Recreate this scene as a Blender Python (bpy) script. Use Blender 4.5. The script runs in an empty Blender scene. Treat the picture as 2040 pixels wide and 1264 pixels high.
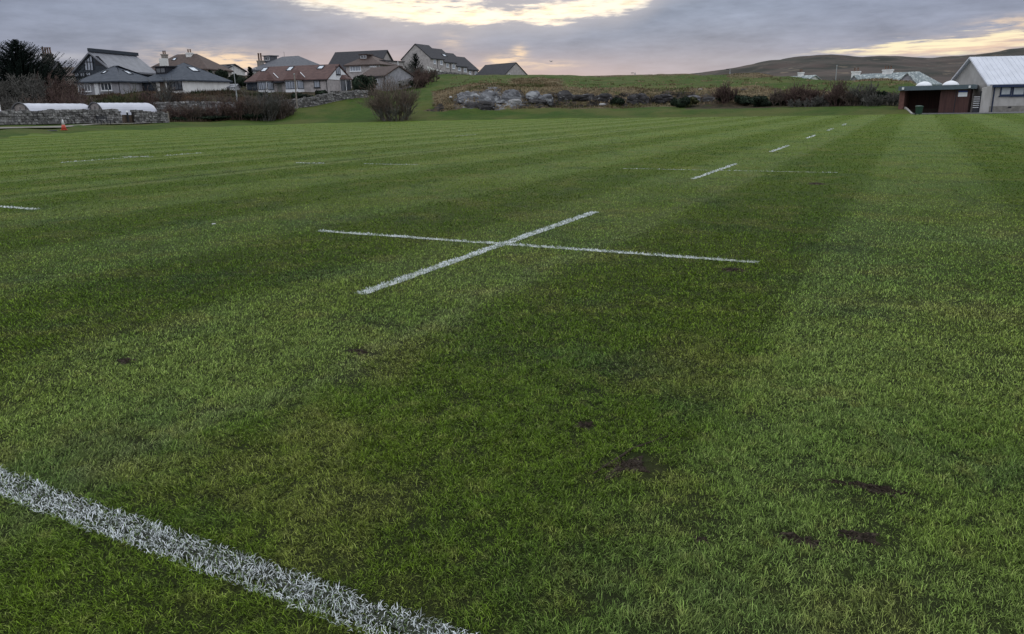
import bpy, math, random
import numpy as np
from mathutils import Vector, Matrix, noise as mnoise
random.seed(7)
RNG = np.random.default_rng(11)
C = bpy.context.scene.collection
sc = bpy.context.scene

# ------------------------------------------------------------------ camera, sky, sun
EYE = 1.5
ROLL, PITCH, FPX = math.radians(-1.1815), math.radians(15.557), 1502.0
def _rot(v):
    x, y, z = v
    c, s = math.cos(-PITCH), math.sin(-PITCH)
    return np.array([x, c*y - s*z, s*y + c*z])
def ray(px, py):                       # direction of the photograph's pixel (2040 wide)
    x, y = px-1020.0, py-632.0
    c, s = math.cos(-ROLL), math.sin(-ROLL)
    return _rot((c*x - s*y, FPX, -(s*x + c*y)))
def P(px, py, r):                      # surveyed point: direction and horizontal range in metres
    d = ray(px, py); t = r/math.hypot(d[0], d[1])
    return np.array([d[0]*t, d[1]*t, EYE + d[2]*t])
def Zof(px, py, r): return P(px, py, r)[2]
def azel(px, py):
    d = ray(px, py)
    return math.degrees(math.atan2(d[0], d[1])), math.degrees(math.atan2(d[2], math.hypot(d[0], d[1])))

cd = bpy.data.cameras.new('Camera'); cam = bpy.data.objects.new('Camera', cd); C.objects.link(cam)
_x = ray(1021, 632)-ray(1020, 632); _z = -ray(1020, 632)/FPX; _y = np.cross(_z, _x)
m = Matrix(((_x[0], _y[0], _z[0], 0), (_x[1], _y[1], _z[1], 0), (_x[2], _y[2], _z[2], EYE), (0, 0, 0, 1)))
cam.matrix_world = m
cd.sensor_width = 36; cd.lens = 36*FPX/2040; cd.clip_end = 20000; cd.clip_start = 0.05
sc.camera = cam
sc.view_settings.view_transform = 'Standard'; sc.view_settings.look = 'None'
sc.view_settings.exposure = 0.13; sc.view_settings.gamma = 1.0
sc.render.engine = 'CYCLES'

# ---- tiny node-expression helper
class N:
    def __init__(self, tree): self.t = tree
    def new(self, kind, **kw):
        n = self.t.nodes.new(kind)
        for k, v in kw.items(): setattr(n, k, v)
        return n
    def link(self, a, b): self.t.links.new(a, b)
    def put(self, sock, v):
        if isinstance(v, (int, float)): sock.default_value = v
        elif isinstance(v, tuple):
            sock.default_value = v if len(v) == len(sock.default_value) else (*v, 1.0)
        else: self.link(v, sock)
    def m(self, op, a, b=None, c=None, clamp=False):
        n = self.new('ShaderNodeMath', operation=op, use_clamp=clamp)
        self.put(n.inputs[0], a)
        if b is not None: self.put(n.inputs[1], b)
        if c is not None: self.put(n.inputs[2], c)
        return n.outputs[0]
    def vm(self, op, a, b=None):
        n = self.new('ShaderNodeVectorMath', operation=op)
        self.put(n.inputs[0], a)
        if b is not None: self.put(n.inputs[1], b)
        return n.outputs['Value'] if op in ('DOT_PRODUCT', 'LENGTH') else n.outputs[0]
    def ss(self, x, a, b, o0=0.0, o1=1.0):
        n = self.new('ShaderNodeMapRange', interpolation_type='SMOOTHSTEP')
        self.put(n.inputs[0], x)
        for i, v in zip((1, 2, 3, 4), (a, b, o0, o1)): self.put(n.inputs[i], v)
        return n.outputs[0]
    def mix(self, f, a, b, mode='MIX'):
        n = self.new('ShaderNodeMix', data_type='RGBA', blend_type=mode)
        self.put(n.inputs[0], f); self.put(n.inputs[6], a); self.put(n.inputs[7], b)
        return n.outputs[2]
    def noise(self, vec, scale, detail=3, rough=0.55, dist=0.0):
        n = self.new('ShaderNodeTexNoise')
        if vec is not None: self.link(vec, n.inputs['Vector'])
        n.inputs['Scale'].default_value = scale; n.inputs['Detail'].default_value = detail
        n.inputs['Roughness'].default_value = rough; n.inputs['Distortion'].default_value = dist
        return n.outputs[0]
    def map(self, vec, scale=(1, 1, 1), rot=(0, 0, 0), loc=(0, 0, 0)):
        n = self.new('ShaderNodeMapping'); self.link(vec, n.inputs[0])
        n.inputs['Location'].default_value = loc; n.inputs['Rotation'].default_value = rot; n.inputs['Scale'].default_value = scale
        return n.outputs[0]
    def curve(self, x, pts, x0, x1, y0, y1):     # piecewise curve y(x)
        mr = self.m('DIVIDE', self.m('SUBTRACT', x, x0), x1-x0, clamp=True)
        n = self.new('ShaderNodeFloatCurve'); cv = n.mapping.curves[0]
        q = [((a-x0)/(x1-x0), (b-y0)/(y1-y0)) for a, b in pts]
        q = [(min(max(a, 0), 1), min(max(b, 0), 1)) for a, b in q]
        while len(cv.points) < len(q): cv.points.new(0.5, 0.5)
        for p, (a, b) in zip(cv.points, q): p.location = (a, b); p.handle_type = 'VECTOR'
        n.mapping.update(); self.link(mr, n.inputs['Value'])
        return self.m('ADD', self.m('MULTIPLY', n.outputs[0], y1-y0), y0)

SUN_AZ, SUN_EL = azel(985, 60)
w = bpy.data.worlds.new('World'); sc.world = w; w.use_nodes = True
w.node_tree.nodes.clear()
n = N(w.node_tree)
tc = n.new('ShaderNodeTexCoord').outputs['Generated']
sep = n.new('ShaderNodeSeparateXYZ'); n.link(tc, sep.inputs[0])
X, Y, Zc = sep.outputs
az = n.m('MULTIPLY', n.m('ARCTAN2', X, Y), 57.29578)
el = n.m('MULTIPLY', n.m('ARCSINE', Zc), 57.29578)
v3 = n.map(tc, scale=(1, 1, 4.2))
big = n.noise(v3, 5.0, 5, 0.55); med = n.noise(v3, 16.0, 5, 0.6); fine = n.noise(n.map(tc, scale=(1, 1, 7)), 34.0, 6, 0.62)
wob = n.m('ADD', n.m('MULTIPLY', n.m('SUBTRACT', med, 0.5), 2.6), n.m('MULTIPLY', n.m('SUBTRACT', fine, 0.5), 2.1))
def ae(pts): return [azel(*p) for p in pts]
lo1 = n.curve(az, ae([(0, -330), (300, -130), (430, -45), (530, -6), (620, 14), (700, 22), (760, 40), (830, 47), (900, 44), (940, 55), (985, 44), (1060, 45), (1120, 44), (1180, 30), (1235, 27), (1290, 8), (1340, -25), (1500, -70), (1700, -160), (2040, -300)]), -40, 40, -2, 30)
up1 = n.curve(az, ae([(0, -420), (430, -130), (530, -70), (640, -22), (700, 2), (780, 8), (860, 14), (930, 24), (985, 27), (1040, 22), (1120, 10), (1200, 4), (1290, -12), (1400, -60), (1700, -210), (2040, -360)]), -40, 40, -2, 30)
g1 = n.m('MULTIPLY', n.ss(n.m('ADD', n.m('SUBTRACT', el, lo1), n.m('MULTIPLY', wob, 0.55)), -0.22, 0.42),
         n.ss(n.m('ADD', n.m('SUBTRACT', up1, el), n.m('MULTIPLY', wob, 1.3)), -0.7, 0.4))
g1 = n.m('MULTIPLY', g1, n.m('MULTIPLY', n.ss(az, -24, -16), n.ss(az, 17, 8)))
# gap low on the right
lo2 = n.curve(az, ae([(1500, 118), (1660, 112), (1740, 110), (1800, 114), (1900, 110), (1970, 104), (2040, 96), (2300, 70)]), 10, 45, -2, 12)
up2 = n.curve(az, ae([(1500, 122), (1640, 112), (1700, 104), (1760, 96), (1820, 92), (1880, 84), (1940, 76), (2040, 64), (2300, 40)]), 10, 45, -2, 12)
streak = n.noise(n.map(tc, scale=(1, 1, 14), rot=(0.0, 0.10, 0.0)), 15.0, 5, 0.6)
sw = n.m('SUBTRACT', streak, 0.5)
g2 = n.m('MULTIPLY', n.ss(n.m('ADD', n.m('SUBTRACT', el, lo2), n.m('MULTIPLY', sw, 0.8)), -0.15, 0.3),
         n.ss(n.m('ADD', n.m('SUBTRACT', up2, el), n.m('MULTIPLY', sw, 3.8)), -0.35, 0.25))
g2 = n.m('MULTIPLY', g2, n.ss(az, 19, 24))
def blob(px, py, sx, sy):
    a, e = azel(px, py)
    u = n.m('DIVIDE', n.m('SUBTRACT', az, a), sx/26.0); v = n.m('DIVIDE', n.m('SUBTRACT', el, e), sy/26.0)
    return n.m('EXPONENT', n.m('MULTIPLY', n.m('ADD', n.m('MULTIPLY', u, u), n.m('MULTIPLY', v, v)), -1.0))
def addm(*a):
    r = a[0]
    for b in a[1:]: r = n.m('ADD', r, b)
    return r
def sc_(k, x): return n.m('MULTIPLY', x, k)
tex = n.m('ADD', n.m('MULTIPLY', n.m('SUBTRACT', fine, 0.5), 6.0), 0.95)
warm = addm(sc_(0.9, blob(450, 122, 46, 9)), sc_(0.8, blob(490, 130, 26, 7)), sc_(0.35, blob(400, 115, 90, 18)),
            sc_(0.5, blob(1005, 122, 34, 11)), sc_(0.75, blob(1035, 108, 14, 12)), sc_(0.7, blob(1000, 124, 18, 5)),
            sc_(0.25, blob(900, 84, 22, 16)), sc_(0.4, blob(1090, 130, 50, 7)), sc_(0.5, blob(1000, 140, 40, 8)),
            sc_(0.5, blob(2020, 45, 45, 9)), sc_(0.35, blob(1960, 100, 130, 22)))
warm = n.m('MAXIMUM', n.m('MULTIPLY', warm, tex), 0.0)
pink = addm(sc_(1.0, blob(1000, 165, 230, 38)), sc_(0.45, blob(640, 130, 220, 30)), sc_(0.35, blob(1350, 150, 300, 45)), sc_(0.3, blob(760, 90, 200, 60)))
pale = addm(sc_(0.5, blob(125, 113, 60, 6)), sc_(0.3, blob(1170, 8, 150, 14)), sc_(0.35, blob(1560, 118, 120, 10)))
# cloud body colour: blue grey above, mauve near the horizon
hz = n.ss(el, 0.0, 7.5)
cloud = n.mix(hz, (0.405, 0.392, 0.430, 1), (0.272, 0.312, 0.398, 1))
cloud = n.mix(n.m('MULTIPLY', n.ss(az, -14, -34), 0.5), cloud, (0.235, 0.26, 0.345, 1))
cloud = n.mix(n.m('MULTIPLY', n.ss(az, 12, 28), 0.35), cloud, (0.27, 0.30, 0.41, 1))
mot = n.m('ADD', n.m('MULTIPLY', n.m('SUBTRACT', big, 0.5), 0.55), n.m('ADD', n.m('ADD', n.m('MULTIPLY', n.m('SUBTRACT', med, 0.5), 0.62), n.m('MULTIPLY', n.m('SUBTRACT', fine, 0.5), 0.22)), 1.0))
cloud = n.mix(1.0, cloud, n.new('ShaderNodeCombineColor').outputs[0], 'MULTIPLY')
cc = w.node_tree.nodes[-2] if False else [q for q in w.node_tree.nodes if q.bl_idname == 'ShaderNodeCombineColor'][0]
for i in range(3): n.link(mot, cc.inputs[i])
cloud = n.mix(n.m('MINIMUM', sc_(0.75, pink), 0.85), cloud, (0.64, 0.47, 0.41, 1))
cloud = n.mix(n.m('MINIMUM', pale, 0.8), cloud, (0.56, 0.55, 0.58, 1))
cloud = n.mix(n.m('MINIMUM', warm, 0.85), cloud, (0.95, 0.71, 0.48, 1))
# edges of the gap: thin cloud lit from behind
edge = n.ss(n.m('SUBTRACT', el, lo1), -1.6, 0.3)
edge = n.m('MULTIPLY', edge, n.m('MULTIPLY', n.ss(az, -22, -10), n.ss(az, 18, 7)))
cloud = n.mix(n.m('MULTIPLY', edge, 0.55), cloud, (0.62, 0.56, 0.54, 1))
# unseen sky overhead and behind the camera, brightened to light turf and walls
zen = n.ss(el, 9, 40)
cloud = n.mix(n.m('MULTIPLY', n.ss(n.m('ABSOLUTE', az), 55, 105), 0.9), cloud, (0.66, 0.68, 0.76, 1))
cloud = n.mix(zen, cloud, (1.08, 1.12, 1.18, 1))
gapc = n.mix(n.ss(fine, 0.32, 0.55), (0.92, 0.84, 0.70, 1), (1.0, 1.02, 1.0, 1))
lit = n.mix(g1, cloud, gapc)
lit = n.mix(n.m('MULTIPLY', g2, 0.92), lit, n.mix(n.ss(streak, 0.4, 0.62), (0.80, 0.58, 0.44, 1), (1.0, 0.88, 0.58, 1)))
sky = n.new('ShaderNodeTexSky', sky_type='NISHITA', sun_disc=False)
sky.sun_elevation = math.radians(SUN_EL); sky.sun_rotation = math.radians(SUN_AZ)
bgs = n.new('ShaderNodeBackground'); n.link(sky.outputs[0], bgs.inputs[0]); bgs.inputs[1].default_value = 0.05
bgc = n.new('ShaderNodeBackground'); n.link(lit, bgc.inputs[0]); bgc.inputs[1].default_value = 1.0
mx = n.new('ShaderNodeMixShader')
n.link(n.m('SUBTRACT', 1.0, n.m('MULTIPLY', g1, 0.35)), mx.inputs[0])
n.link(bgs.outputs[0], mx.inputs[1]); n.link(bgc.outputs[0], mx.inputs[2])
wo = n.new('ShaderNodeOutputWorld'); n.link(mx.outputs[0], wo.inputs[0])
w.cycles.sampling_method = 'MANUAL'; w.cycles.sample_map_resolution = 1024

sl = bpy.data.lights.new('Sun', 'SUN'); sl.energy = 0.5; sl.angle = math.radians(18); sl.color = (1.0, 0.84, 0.66)
so = bpy.data.objects.new('Sun', sl); C.objects.link(so)
_a, _e = math.radians(SUN_AZ), math.radians(max(SUN_EL, 7))
so.rotation_euler = Vector((math.sin(_a)*math.cos(_e), math.cos(_a)*math.cos(_e), math.sin(_e))).to_track_quat('Z', 'Y').to_euler()

# ------------------------------------------------------------------ helpers
UX, UY = math.sin(math.radians(27.764)), math.cos(math.radians(27.764))   # pitch axis u (away), v (right)
def uv2xy(u, v): return (u*UX + v*UY, u*UY - v*UX)
def xy2uv(x, y): return x*UX + y*UY, x*UY - y*UX

def _h2(ix, iy, s):
    a = (ix.astype(np.int64)*374761393 + iy.astype(np.int64)*668265263 + s*1442695041) & 0x7fffffff
    a = ((a ^ (a >> 13))*1274126177) & 0x7fffffff
    return ((a ^ (a >> 16)) & 0xffff)/65535.0
def vnoise(x, y, s=0):
    x = np.asarray(x, float); y = np.asarray(y, float)
    ix, iy = np.floor(x), np.floor(y); fx, fy = x-ix, y-iy
    fx = fx*fx*(3-2*fx); fy = fy*fy*(3-2*fy)
    a, b, c, d = _h2(ix, iy, s), _h2(ix+1, iy, s), _h2(ix, iy+1, s), _h2(ix+1, iy+1, s)
    return (a*(1-fx)+b*fx)*(1-fy) + (c*(1-fx)+d*fx)*fy
def fbm(x, y, s=0, o=3):
    r = 0; k = 1.0; t = 0
    for i in range(o):
        r = r + k*vnoise(x*2**i, y*2**i, s+i); t += k; k *= 0.5
    return r/t

def raw_mesh(name, verts, faces, smooth=False):
    """faces: list of tuples, or a dict-free numpy array (n,k)"""
    me = bpy.data.meshes.new(name)
    if isinstance(faces, np.ndarray):
        verts = np.asarray(verts, np.float32); nf, k = faces.shape
        me.vertices.add(len(verts)); me.vertices.foreach_set('co', verts.ravel())
        me.loops.add(nf*k); me.loops.foreach_set('vertex_index', faces.astype(np.int32).ravel())
        me.polygons.add(nf); me.polygons.foreach_set('loop_start', np.arange(0, nf*k, k, dtype=np.int32))
        me.polygons.foreach_set('loop_total', np.full(nf, k, np.int32))
        me.update(calc_edges=True)
    else:
        me.from_pydata([tuple(map(float, v)) for v in verts], [], faces); me.update()
    if smooth: me.polygons.foreach_set('use_smooth', [True]*len(me.polygons))
    return me
def setattr_f(me, name, data, domain='POINT'):
    a = me.attributes.new(name, 'FLOAT', domain); a.data.foreach_set('value', np.asarray(data, np.float32))
def link(o, parent=None):
    C.objects.link(o)
    if parent is not None: o.parent = parent
    return o
def tag(o, label=None, cat=None, group=None, kind=None):
    if label: o['label'] = label
    if cat: o['category'] = cat
    if group: o['group'] = group
    if kind or cat: o['kind'] = kind or 'thing'
    return o
def thing(name, loc, label, cat, group=None):
    o = bpy.data.objects.new(name, None); o.location = tuple(map(float, loc)); o.empty_display_size = 0.3
    C.objects.link(o); return tag(o, label, cat, group)
class MB:
    def __init__(self): self.v = []; self.f = []; self.r = []; self._r = None
    def add(self, vs, fs, rnd=None):
        b = len(self.v); self.v += [np.asarray(q, float) for q in vs]
        self.f += [tuple(b+i for i in f) for f in fs]
        self.r += [random.random() if rnd is None else rnd]*len(fs)
        return self
    def hexa(self, p, rnd=None):     # 8 points: bottom 4 ring, top 4 ring
        return self.add(p, [(3, 2, 1, 0), (4, 5, 6, 7), (0, 1, 5, 4), (1, 2, 6, 5), (2, 3, 7, 6), (3, 0, 4, 7)], rnd)
    def obox(self, o, a, b, c, rnd=None):     # oriented box from corner o along vectors a, b, c
        o, a, b, c = [np.asarray(q, float) for q in (o, a, b, c)]
        return self.hexa([o, o+a, o+a+b, o+b, o+c, o+a+c, o+a+b+c, o+b+c], rnd)
    def cbox(self, c, sx, sy, sz, rz=0.0, rnd=None):
        e = np.array([math.cos(rz), math.sin(rz), 0]); g = np.array([-math.sin(rz), math.cos(rz), 0])
        return self.obox(np.array(c)-e*sx/2-g*sy/2, e*sx, g*sy, (0, 0, sz), rnd)
    def tube(self, pts, rad, n=6, cap=True):
        pts = [np.asarray(p, float) for p in pts]
        if not hasattr(rad, '__len__'): rad = [rad]*len(pts)
        b = len(self.v)
        for i, p in enumerate(pts):
            d = pts[min(i+1, len(pts)-1)]-pts[max(i-1, 0)]; d = d/(np.linalg.norm(d)+1e-9)
            a = np.cross(d, (0, 0, 1) if abs(d[2]) < 0.9 else (1, 0, 0)); a /= np.linalg.norm(a); c = np.cross(d, a)
            for k in range(n):
                t = 2*math.pi*k/n; self.v.append(p + rad[i]*(math.cos(t)*a + math.sin(t)*c))
        nf = 0
        for i in range(len(pts)-1):
            for k in range(n):
                self.f.append((b+i*n+k, b+i*n+(k+1) % n, b+(i+1)*n+(k+1) % n, b+(i+1)*n+k)); nf += 1
        if cap:
            self.f.append(tuple(b+k for k in range(n))[::-1]); self.f.append(tuple(b+(len(pts)-1)*n+k for k in range(n))); nf += 2
        self.r += [random.random()]*nf
        return self
    def lathe(self, c, prof, n=16):
        b = len(self.v); c = np.asarray(c, float)
        for r, z in prof:
            for k in range(n): self.v.append(c+np.array([r*math.cos(2*math.pi*k/n), r*math.sin(2*math.pi*k/n), z]))
        nf = 0
        for i in range(len(prof)-1):
            for k in range(n):
                self.f.append((b+i*n+k, b+i*n+(k+1) % n, b+(i+1)*n+(k+1) % n, b+(i+1)*n+k)); nf += 1
        self.f.append(tuple(b+k for k in range(n))[::-1]); self.f.append(tuple(b+(len(prof)-1)*n+k for k in range(n)))
        self.r += [random.random()]*(nf+2)
        return self
    def build(self, name, mat, parent=None, smooth=False):
        off = np.array(parent_world(parent)) if parent is not None else np.zeros(3)
        org = off if parent is not None else np.array(self.v[0])*0
        me = raw_mesh(name, [q-org for q in self.v], self.f, smooth)
        setattr_f(me, 'rnd', self.r, 'FACE')
        me.materials.append(mat)
        o = bpy.data.objects.new(name, me); link(o, parent)
        return o
def parent_world(p):
    t = np.zeros(3)
    while p is not None:
        t = t + np.array(p.location); p = p.parent
    return t

# ------------------------------------------------------------------ materials
MATS = {}
def mat(name, col=None, rough=0.8, var=0.0, scale=3.0, col2=None, stretch=(1, 1, 1), spec=0.3, metal=0.0, rnd=0.0, bump=0.0, thr=(0.35, 0.65), detail=4, col3=None, sc3=1.0, thr3=(0.55, 0.62)):
    if name in MATS: return MATS[name]
    mt = bpy.data.materials.new(name); mt.use_nodes = True; t = N(mt.node_tree)
    bs = mt.node_tree.nodes['Principled BSDF']
    geo = t.new('ShaderNodeNewGeometry').outputs['Position']
    vec = t.map(geo, scale=stretch)
    nz = t.noise(vec, scale, detail, 0.6)
    c = t.mix(t.ss(nz, *thr), (*col, 1), (*(col2 or [q*(1-var) for q in col]), 1))
    if col3:
        nz3 = t.noise(vec, scale*sc3, 5, 0.65)
        c = t.mix(t.ss(nz3, *thr3), c, (*col3, 1))
    if rnd:
        a = t.new('ShaderNodeAttribute', attribute_name='rnd').outputs['Fac']
        k = t.m('ADD', t.m('MULTIPLY', t.m('SUBTRACT', a, 0.5), 2*rnd), 1.0)
        cb = t.new('ShaderNodeCombineColor')
        for i in range(3): t.link(k, cb.inputs[i])
        c = t.mix(1.0, c, cb.outputs[0], 'MULTIPLY')
    t.put(bs.inputs['Base Color'], c)
    bs.inputs['Roughness'].default_value = rough; bs.inputs['Specular IOR Level'].default_value = spec; bs.inputs['Metallic'].default_value = metal
    if bump:
        b = t.new('ShaderNodeBump'); b.inputs['Strength'].default_value = bump; b.inputs['Distance'].default_value = 0.05
        t.link(nz, b.inputs['Height']); t.link(b.outputs[0], bs.inputs['Normal'])
    MATS[name] = mt; return mt

def roof_mat(name, c1, c2, course=0.3, lichen=None, metal=False):
    if name in MATS: return MATS[name]
    mt = bpy.data.materials.new(name); mt.use_nodes = True; t = N(mt.node_tree)
    bs = mt.node_tree.nodes['Principled BSDF']
    geo = t.new('ShaderNodeNewGeometry').outputs['Position']
    s = t.new('ShaderNodeSeparateXYZ'); t.link(geo, s.inputs[0])
    nz = t.noise(t.map(geo, scale=(1, 1, 2.5)), 1.6, 5, 0.65); nf = t.noise(t.map(geo, scale=(1, 1, 1.6)), 1.7, 5, 0.75)
    c = t.mix(t.ss(nz, 0.3, 0.7), (*c1, 1), (*c2, 1))
    w_ = t.m('FRACT', t.m('MULTIPLY', s.outputs[2], 1.0/course))
    line = t.ss(w_, 0.0, 0.22)
    c = t.mix(t.m('MULTIPLY', t.m('SUBTRACT', 1.0, line), 0.35), c, (*[q*0.45 for q in c1], 1))
    if lichen: c = t.mix(t.ss(nf, 0.50, 0.60), c, (*lichen, 1))
    t.put(bs.inputs['Base Color'], c); bs.inputs['Roughness'].default_value = 0.75; bs.inputs['Specular IOR Level'].default_value = 0.35
    b = t.new('ShaderNodeBump'); b.inputs['Strength'].default_value = 0.6; b.inputs['Distance'].default_value = 0.04
    t.link(w_, b.inputs['Height']); t.link(b.outputs[0], bs.inputs['Normal'])
    MATS[name] = mt; return mt

M_slate = roof_mat('roof_slate', (0.036, 0.046, 0.064), (0.065, 0.078, 0.102))
M_slateg = roof_mat('roof_slate_grey', (0.085, 0.092, 0.11), (0.13, 0.135, 0.155))
M_dark = roof_mat('roof_dark', (0.024, 0.025, 0.032), (0.040, 0.040, 0.048))
M_red = roof_mat('roof_tile_red', (0.070, 0.038, 0.036), (0.112, 0.064, 0.058), course=0.45)
M_brown = roof_mat('roof_tile_brown', (0.056, 0.040, 0.037), (0.092, 0.064, 0.056))
M_lich = roof_mat('roof_lichen', (0.14, 0.17, 0.19), (0.22, 0.26, 0.27), lichen=(0.48, 0.53, 0.52))
M_roofgrey = mat('roof_membrane', (0.20, 0.21, 0.24), 0.5, 0.2, 1.0)
M_white = mat('render_white', (0.76, 0.76, 0.75), 0.9, 0.16, 1.2, stretch=(1, 1, 0.4))
M_cream = mat('render_cream', (0.50, 0.47, 0.43), 0.9, 0.2, 1.2, stretch=(1, 1, 0.4))
M_harl = mat('render_harl', (0.43, 0.40, 0.40), 0.95, 0.25, 2.0)
M_greyw = mat('render_grey', (0.34, 0.34, 0.37), 0.95, 0.25, 2.0)
M_navy = mat('cladding_dark', (0.035, 0.045, 0.06), 0.6, 0.2, 2.0)
M_timber = mat('timber', (0.10, 0.075, 0.06), 0.85, 0.35, 3.0, stretch=(1, 1, 0.2))
M_trimw = mat('trim_white', (0.78, 0.80, 0.84), 0.5, 0.08)
M_trimd = mat('trim_dark', (0.02, 0.022, 0.03), 0.5, 0.1)
M_glass = mat('window_glass', (0.035, 0.045, 0.06), 0.08, 0.3, 1.5, spec=0.9)
M_palepane = mat('window_pale', (0.40, 0.44, 0.52), 0.35, 0.45, 1.8, stretch=(3, 3, 0.3), spec=0.6, thr=(0.3, 0.7))  # pale bluish pane, tone uneven in vertical bands
M_sglass = mat('skylight_glass', (0.50, 0.56, 0.64), 0.12, 0.12, 1.0, spec=0.9)
M_stone = mat('drystone', (0.175, 0.172, 0.175), 0.95, scale=3.5, col2=(0.095, 0.09, 0.088), rnd=0.55, bump=0.5, col3=(0.34, 0.34, 0.33), sc3=1.7, thr3=(0.56, 0.64))
M_stonec = mat('stone_core', (0.035, 0.033, 0.03), 0.95, 0.3, 3)
M_chim = mat('chimney_stone', (0.30, 0.275, 0.25), 0.9, 0.35, 2.5)
M_pot = mat('chimney_pot', (0.16, 0.10, 0.075), 0.85, 0.3)
M_metal = mat('galvanised', (0.34, 0.36, 0.37), 0.45, 0.15, 5, metal=0.4)
M_twig = mat('bark_twigs', (0.125, 0.095, 0.078), 0.95, rnd=0.4, col2=(0.06, 0.05, 0.045))
M_twigg = mat('bark_grey', (0.12, 0.115, 0.105), 0.95, rnd=0.45, col2=(0.06, 0.06, 0.055))
M_twigr = mat('bark_red', (0.108, 0.077, 0.062), 0.95, rnd=0.4, col2=(0.06, 0.036, 0.036))
M_leaf = mat('evergreen_leaf', (0.022, 0.034, 0.020), 0.85, rnd=0.6, col2=(0.012, 0.02, 0.014), spec=0.15)
M_leafy = mat('olive_leaf', (0.075, 0.075, 0.030), 0.8, rnd=0.5, col2=(0.035, 0.045, 0.02), spec=0.15)
M_spruce = mat('spruce_needle', (0.012, 0.020, 0.016), 0.9, rnd=0.6, col2=(0.007, 0.012, 0.010), spec=0.1)
M_trunk = mat('trunk_bark', (0.05, 0.042, 0.036), 0.95, 0.4, 4)

# shared turf colour
def turf_nodes(t, geo):
    vv = t.vm('DOT_PRODUCT', geo, (UY, -UX, 0.0)); uu = t.vm('DOT_PRODUCT', geo, (UX, UY, 0.0))
    wv = t.m('ADD', vv, t.m('MULTIPLY', t.m('SUBTRACT', t.noise(geo, 1.1, 4, 0.65), 0.5), 1.15))
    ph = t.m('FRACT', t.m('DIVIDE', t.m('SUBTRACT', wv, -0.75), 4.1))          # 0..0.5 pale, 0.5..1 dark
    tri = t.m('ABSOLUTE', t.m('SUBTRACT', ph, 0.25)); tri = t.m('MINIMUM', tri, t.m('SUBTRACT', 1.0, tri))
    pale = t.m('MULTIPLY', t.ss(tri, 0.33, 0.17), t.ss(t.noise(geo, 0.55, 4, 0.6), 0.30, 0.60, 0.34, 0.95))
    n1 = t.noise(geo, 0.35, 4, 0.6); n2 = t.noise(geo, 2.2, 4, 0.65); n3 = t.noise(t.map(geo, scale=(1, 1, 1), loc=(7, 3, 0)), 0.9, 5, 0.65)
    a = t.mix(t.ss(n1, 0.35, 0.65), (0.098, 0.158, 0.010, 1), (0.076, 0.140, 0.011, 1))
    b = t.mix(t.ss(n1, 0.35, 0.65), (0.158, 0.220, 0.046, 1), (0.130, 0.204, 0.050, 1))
    c = t.mix(pale, a, b)  # sheen of the mown stripes put into the turf colour
    c = t.mix(t.m('MULTIPLY', t.ss(n3, 0.50, 0.64), 0.5), c, (0.195, 0.205, 0.055, 1)); n6 = t.noise(t.map(geo, scale=(1, 1, 1), loc=(11, 5, 0)), 0.8, 4, 0.6); c = t.mix(t.m('MULTIPLY', t.ss(n6, 0.53, 0.68), 0.5), c, (0.050, 0.095, 0.032, 1))     # drier yellow tufts
    c = t.mix(t.m('MULTIPLY', t.ss(n2, 0.56, 0.72), 0.35), c, (0.042, 0.062, 0.014, 1))
    n5 = t.noise(t.map(geo, scale=(1, 1, 1), loc=(3, 17, 0)), 6.5, 4, 0.7)
    c = t.mix(t.m('MULTIPLY', t.ss(n5, 0.52, 0.70), 0.5), c, (0.20, 0.215, 0.055, 1)); c = t.mix(t.m('MULTIPLY', t.ss(n5, 0.44, 0.28), 0.55), c, (0.034, 0.060, 0.012, 1))
    # pale worn tracks where two mower passes meet
    for v0, wd, k in ((-2.95, 0.16, 0.22),):
        tr = t.ss(t.m('ABSOLUTE', t.m('SUBTRACT', wv, v0)), wd, 0.02)
        c = t.mix(t.m('MULTIPLY', tr, k), c, (0.17, 0.19, 0.10, 1))
    p2 = t.m('ABSOLUTE', t.m('SUBTRACT', t.m('FRACT', t.m('ADD', t.m('DIVIDE', t.m('ADD', t.m('ADD', vv, 15.4), t.m('MULTIPLY', t.m('SUBTRACT', n1, 0.5), 0.6)), 4.1), 0.5)), 0.5))
    tr = t.m('MULTIPLY', t.m('MULTIPLY', t.ss(p2, 0.075, 0.015), t.ss(vv, -13.0, -14.5)), t.ss(n3, 0.30, 0.55, 0.15, 0.55))
    c = t.mix(tr, c, (0.20, 0.24, 0.09, 1))
    tr = t.ss(t.m('ABSOLUTE', t.m('SUBTRACT', vv, -15.85)), 0.35, 0.0); c = t.mix(t.m('MULTIPLY', tr, 0.45), c, (0.025, 0.05, 0.01, 1))
    return c, pale
grp = None
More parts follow.
